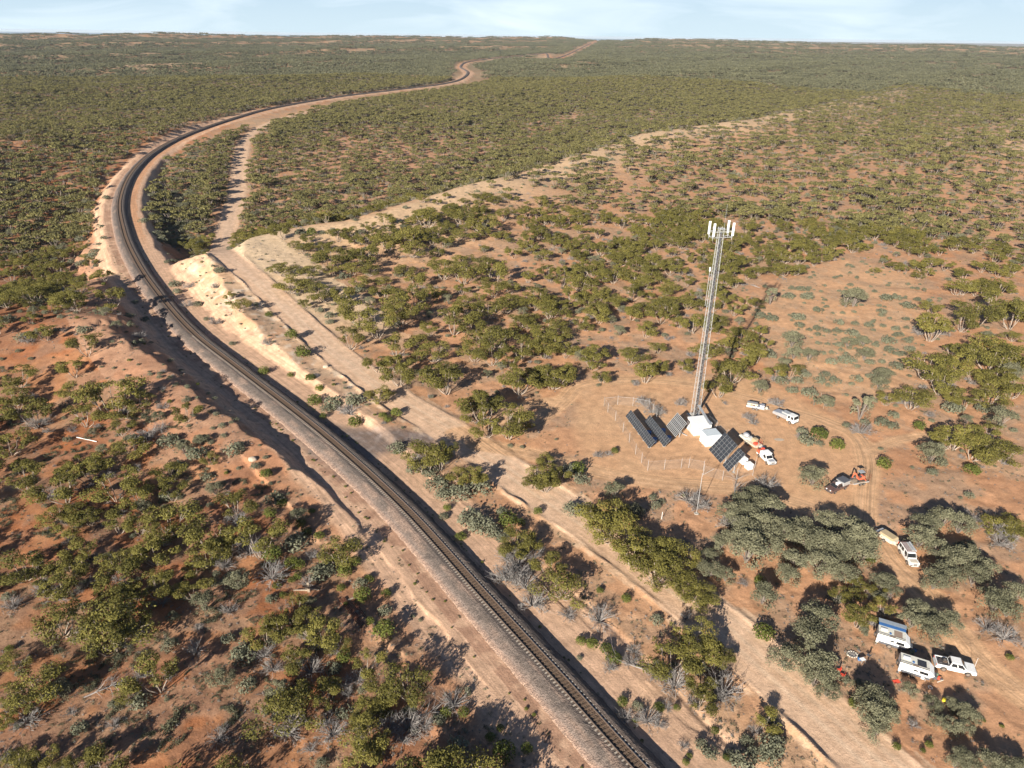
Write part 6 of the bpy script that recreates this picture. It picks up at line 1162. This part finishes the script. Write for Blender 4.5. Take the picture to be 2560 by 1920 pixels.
ORD = ['first', 'second', 'third', 'fourth', 'fifth', 'sixth', 'seventh', 'eighth', 'ninth', 'tenth', 'eleventh', 'twelfth', 'thirteenth', 'fourteenth', 'fifteenth', 'sixteenth', 'seventeenth', 'eighteenth', 'nineteenth', 'twentieth', 'twenty-first', 'twenty-second', 'twenty-third', 'twenty-fourth', 'twenty-fifth', 'twenty-sixth']
def label_plants(items):                              # items: dicts with kind, px, py, size(px)
    byl = {}
    for it in items:
        ws = sorted(MARKS, key=lambda m: (m[1]-it['px'])**2+(1.3*(m[2]-it['py']))**2)[0]; dx = it['px']-ws[1]; dy = it['py']-ws[2]
        side = ('right of' if dx > 0 else 'left of') if abs(dx) > abs(dy)*1.3 else ('beyond' if dy < 0 else 'this side of')
        med = {'mallee': 62, 'acacia': 62, 'sapling': 30, 'green': 26, 'blue': 28, 'dead': 34, 'spin': 26}[it['kind']]
        sz = 1 if it['size'] > med*1.25 else 2 if it['size'] < med*.62 else 0
        it['lab'] = '%s %s %s' % (DESC[it['kind']][2][sz], side, ws[0]); byl.setdefault(it['lab'], []).append(it)
    for lab, g_ in byl.items():
        if 1 < len(g_) <= 26:
            g_.sort(key=lambda i: i['px'])
            for k, it in enumerate(g_): it['lab'] = ORD[k]+' '+lab+', counting rightwards' if len(g_) > 2 else ('left one of two: ' if k == 0 else 'right one of two: ')+lab
            for it in g_: it['lab'] = it['lab'] if len(it['lab'].split()) <= 16 else ' '.join(it['lab'].split()[:16])
def emit():
    rest = {}; things = []
    for kind in PR:
        A = [(m[1], m[2], m[3], m[4]) for m in MAN if m[0] == kind]+list(AUTO[kind]); A = np.array(A, float).reshape(-1, 4)
        if not len(A): continue
        for cx, cy, cr_ in EXCL: A = A[np.hypot(A[:, 0]-cx, A[:, 1]-cy) > cr_+A[:, 3]*HALF[kind]*(.55 if kind in ('mallee', 'acacia') else .9)]
        px, py, w = topix(A[:, 0], A[:, 1], A[:, 2]+A[:, 3]*TOPF[kind]*.8); size = A[:, 3]*HALF[kind]*2*FPX/w
        vis = (px > -size*.3) & (px < 2560+size*.3) & (py > -20) & (py < 1920+size*.3)
        order = np.argsort(-np.where(vis, size, -1)); nth = min(300, int(vis.sum())); top = order[:nth]; rst = order[nth:]
        its = [dict(kind=kind, i=i, px=px[i], py=py[i], size=size[i]) for i in top]; label_plants(its); nv = len(PR[kind])
        nm, cat, _, grp = DESC[kind]; nmb = nm
        for it in its:
            x, y, z, s = A[it['i']]; v = random.randrange(nv); me = PR[kind][v]; rz = random.random()*6.283; fl = random.uniform(.88, 1.14)
            if me[1] is None:
                o = meshobj(nm, me[0]); tag(o, it['lab'], cat, grp); o.location = (x, y, z-.04*s); o.rotation_euler = (0, 0, rz); o.scale = (s, s, s*fl)
            else:
                r = empty(nm, (x, y, z-.03), rz, it['lab'], cat, grp); r.scale = (s, s, s*fl)
                meshobj(me[0].name.split('.')[0], me[0], r); meshobj(me[1].name.split('.')[0], me[1], r)
        if len(rst):
            R = A[rst]; rest[kind] = np.column_stack([R[:, :3], rng.random(len(R))*6.283, R[:, 3], rng.integers(0, nv, len(R))])
    lo = {'mallee': [leafonly('mallee', i) for i in range(5)], 'acacia': [leafonly('acacia', i) for i in range(3)], 'blue': [leafonly('blue', i) for i in range(3)], 'dead': [leafonly('dead', i) for i in range(2)]}
    NM = {'mallee': ('mallee_scrub', 'lesser olive mallee trees filling the scrub'), 'acacia': ('acacia_scrub', 'lesser grey green acacias in the scrub'), 'blue': ('saltbush_cover', 'low saltbush scattered over the sand'), 'dead': ('dead_bush_cover', 'small grey dead bushes through the scrub'), 'green': ('green_shrub_cover', 'tiny green shrubs on the sand'), 'spin': ('spinifex_cover', 'small spinifex tussocks on the sand')}
    for kind, R in rest.items():
        if kind == 'sapling' or not len(R): continue
        r = np.hypot(R[:, 0], R[:, 1]); n_, l_ = NM[kind]; near = R[r < 380]; far = R[r >= 380]
        if len(near): gn_scatter(n_, PR[kind], near, l_)
        if len(far):
            if kind in lo: far[:, 5] = rng.integers(0, len(lo[kind]), len(far)); gn_scatter('distant_'+n_, lo[kind], far, 'distant '+l_)
            else: gn_scatter('distant_'+n_, PR[kind], far, 'distant '+l_)
    print('PLANTS', {k: (len([m for m in MAN if m[0] == k]), len(AUTO[k])) for k in PR})
def leafonly(kind, i):
    rg = np.random.default_rng(900+i*7+hash(kind) % 1 if False else 900+i*7+len(kind)); cl = []
    if kind == 'mallee':
        w = 3.7; hg = rg.uniform(4.6, 5.6)
        for k in range(11): a = rg.random()*6.28; q = math.sqrt(rg.random())*w*.85; rad = rg.uniform(.8, 1.3); cl.append([math.cos(a)*q, math.sin(a)*q, hg-.35-.9*(q/w)**2+rg.uniform(-.4, .2), rad, rad, rad*.5])
        b = MB()
        for c in cl[:5]: limb(b, [(0, 0, -.2), (c[0]*.4, c[1]*.4, 1.8), (c[0]*.9, c[1]*.9, c[2]-.3)], .16, .07, 3)
        return (leafmesh('crown', [leafcloud(cl, 270, .95, rg, -.1), leafcloud([[0, 0, .9, 2.2, 2.2, 1.1]], 50, .8, rg, -.2)], FM['mid']), b.mesh('trunk', M['barkd']))
    if kind == 'acacia': return (leafmesh('crown', [leafcloud([[rg.normal()*1.2, rg.normal()*1.2, 2.4+rg.random(), 1.4, 1.4, 1.1] for _ in range(7)], 210, .8, rg, -.3, depth=.3)], FM['acacia']),)
    if kind == 'blue': return (leafmesh('foliage', [leafcloud([[0, 0, .3, .9, .9, .5], [.5, .3, .3, .5, .5, .4]], 70, .42, rg, -.2)], FM['blue']),)
    return (leafmesh('fine_twigs', [leafcloud([[0, 0, .3, .9, .9, .7]], 60, .4, rg, -.2, .2)], FM['dead']),)
emit()

# woodland beyond a kilometre and a half: patches of crowns
def far_wood():
    protos = []
    for v in range(6):
        rg = np.random.default_rng(1200+v); cl = []; cb = []
        for k in range(44):
            x_, y_ = rg.uniform(-19, 19, 2); hg = rg.uniform(3.0, 5.2)
            if rg.random() < .8:
                for j in range(4): a = rg.random()*6.28; q = rg.random()*2.2; cl.append([x_+math.cos(a)*q, y_+math.sin(a)*q, hg+rg.uniform(-.5, .2), 1.5, 1.5, .7])
            else: cb.append([x_, y_, 1.4, 2.4, 2.4, 1.4])
        a = leafcloud(cl, 1500, 1.7, rg, -.1, .7); b = leafcloud(cb, 420, 1.3, rg, -.1, .7)
        protos.append((leafmesh('wood', [a], FM['far']), leafmesh('wood2', [b], FM['acacia'])))
    sp = 30.; pts = []
    for r0, r1, sp in ((1480, 3200, 30.), (3200, 7200, 34.)):
        n = int(2*r1*.75/sp)+1; m = int(r1/sp)+1; X, Y = np.meshgrid((np.arange(n)-n/2)*sp, np.arange(m)*sp); X = (X+rng.uniform(-.5, .5, X.shape)*sp).ravel(); Y = (Y+rng.uniform(-.5, .5, Y.shape)*sp).ravel()
        r = np.hypot(X, Y); t = np.degrees(np.arctan2(X, Y)); k = (r > r0) & (r < r1) & (abs(t) < 46); X, Y = X[k], Y[k]
        h, d, d2, pc, s = height(X, Y, True); hi_ = sstep(7, 14, natural(X, Y)-big(X, Y)); k = (np.abs(d) > 34) & ~((d > 0) & (d < np.where(np.hypot(X, Y) < 2600, 50, 36))) & (rng.random(len(X)) < (.95+.5*(fbm(X/120., Y/120., 88, 3)-.4))*(1-.6*hi_)); X, Y, h = X[k], Y[k], h[k]
        e = 12.; k = h > -30; X, Y, h = X[k], Y[k], h[k]
        pts.append(np.column_stack([X, Y, h-.3, rng.random(len(X))*6.283, rng.uniform(.8, 1.1, len(X)), rng.integers(0, 6, len(X))]))
    gn_scatter('far_woodland', protos, np.vstack(pts), 'dark olive woodland running to the skyline')
far_wood()
# twigs, seedlings and dry grass too small to count
def litter():
    n = 60000; th = np.radians(rng.uniform(-52, 52, n)); r = 38*np.exp(rng.random(n)**0.8*math.log(330/38.)); x = r*np.sin(th); y = r*np.cos(th)
    h, d, d2, pc, s = height(x, y, True); u, us = RIDGE_L.dist(x, y)
    ok = (np.abs(d2) > 6) & (pc > 1) & (polydist(x, y, GRAVEL) > 1) & ((d < -9) | (d > 13)) & (rng.random(n) < np.clip(1.9*(fbm(x/5., y/5., 58, 3)-.3), .05, 1))
    for L, w in TR: ok &= np.abs(L.dist(x, y)[0]) > w
    x, y, h = x[ok], y[ok], h[ok]; protos = [tuft(500, 'spin'), tuft(501, 'dead'), tuft(502, 'blue'), tuft(503, 'dead', 24)]
    gn_scatter('ground_litter', protos, np.column_stack([x, y, h-.02, rng.random(len(x))*6.28, rng.uniform(.18, .62, len(x)), rng.integers(0, 4, len(x))]), 'dry grass tufts, twigs and seedlings over the sand')
litter()
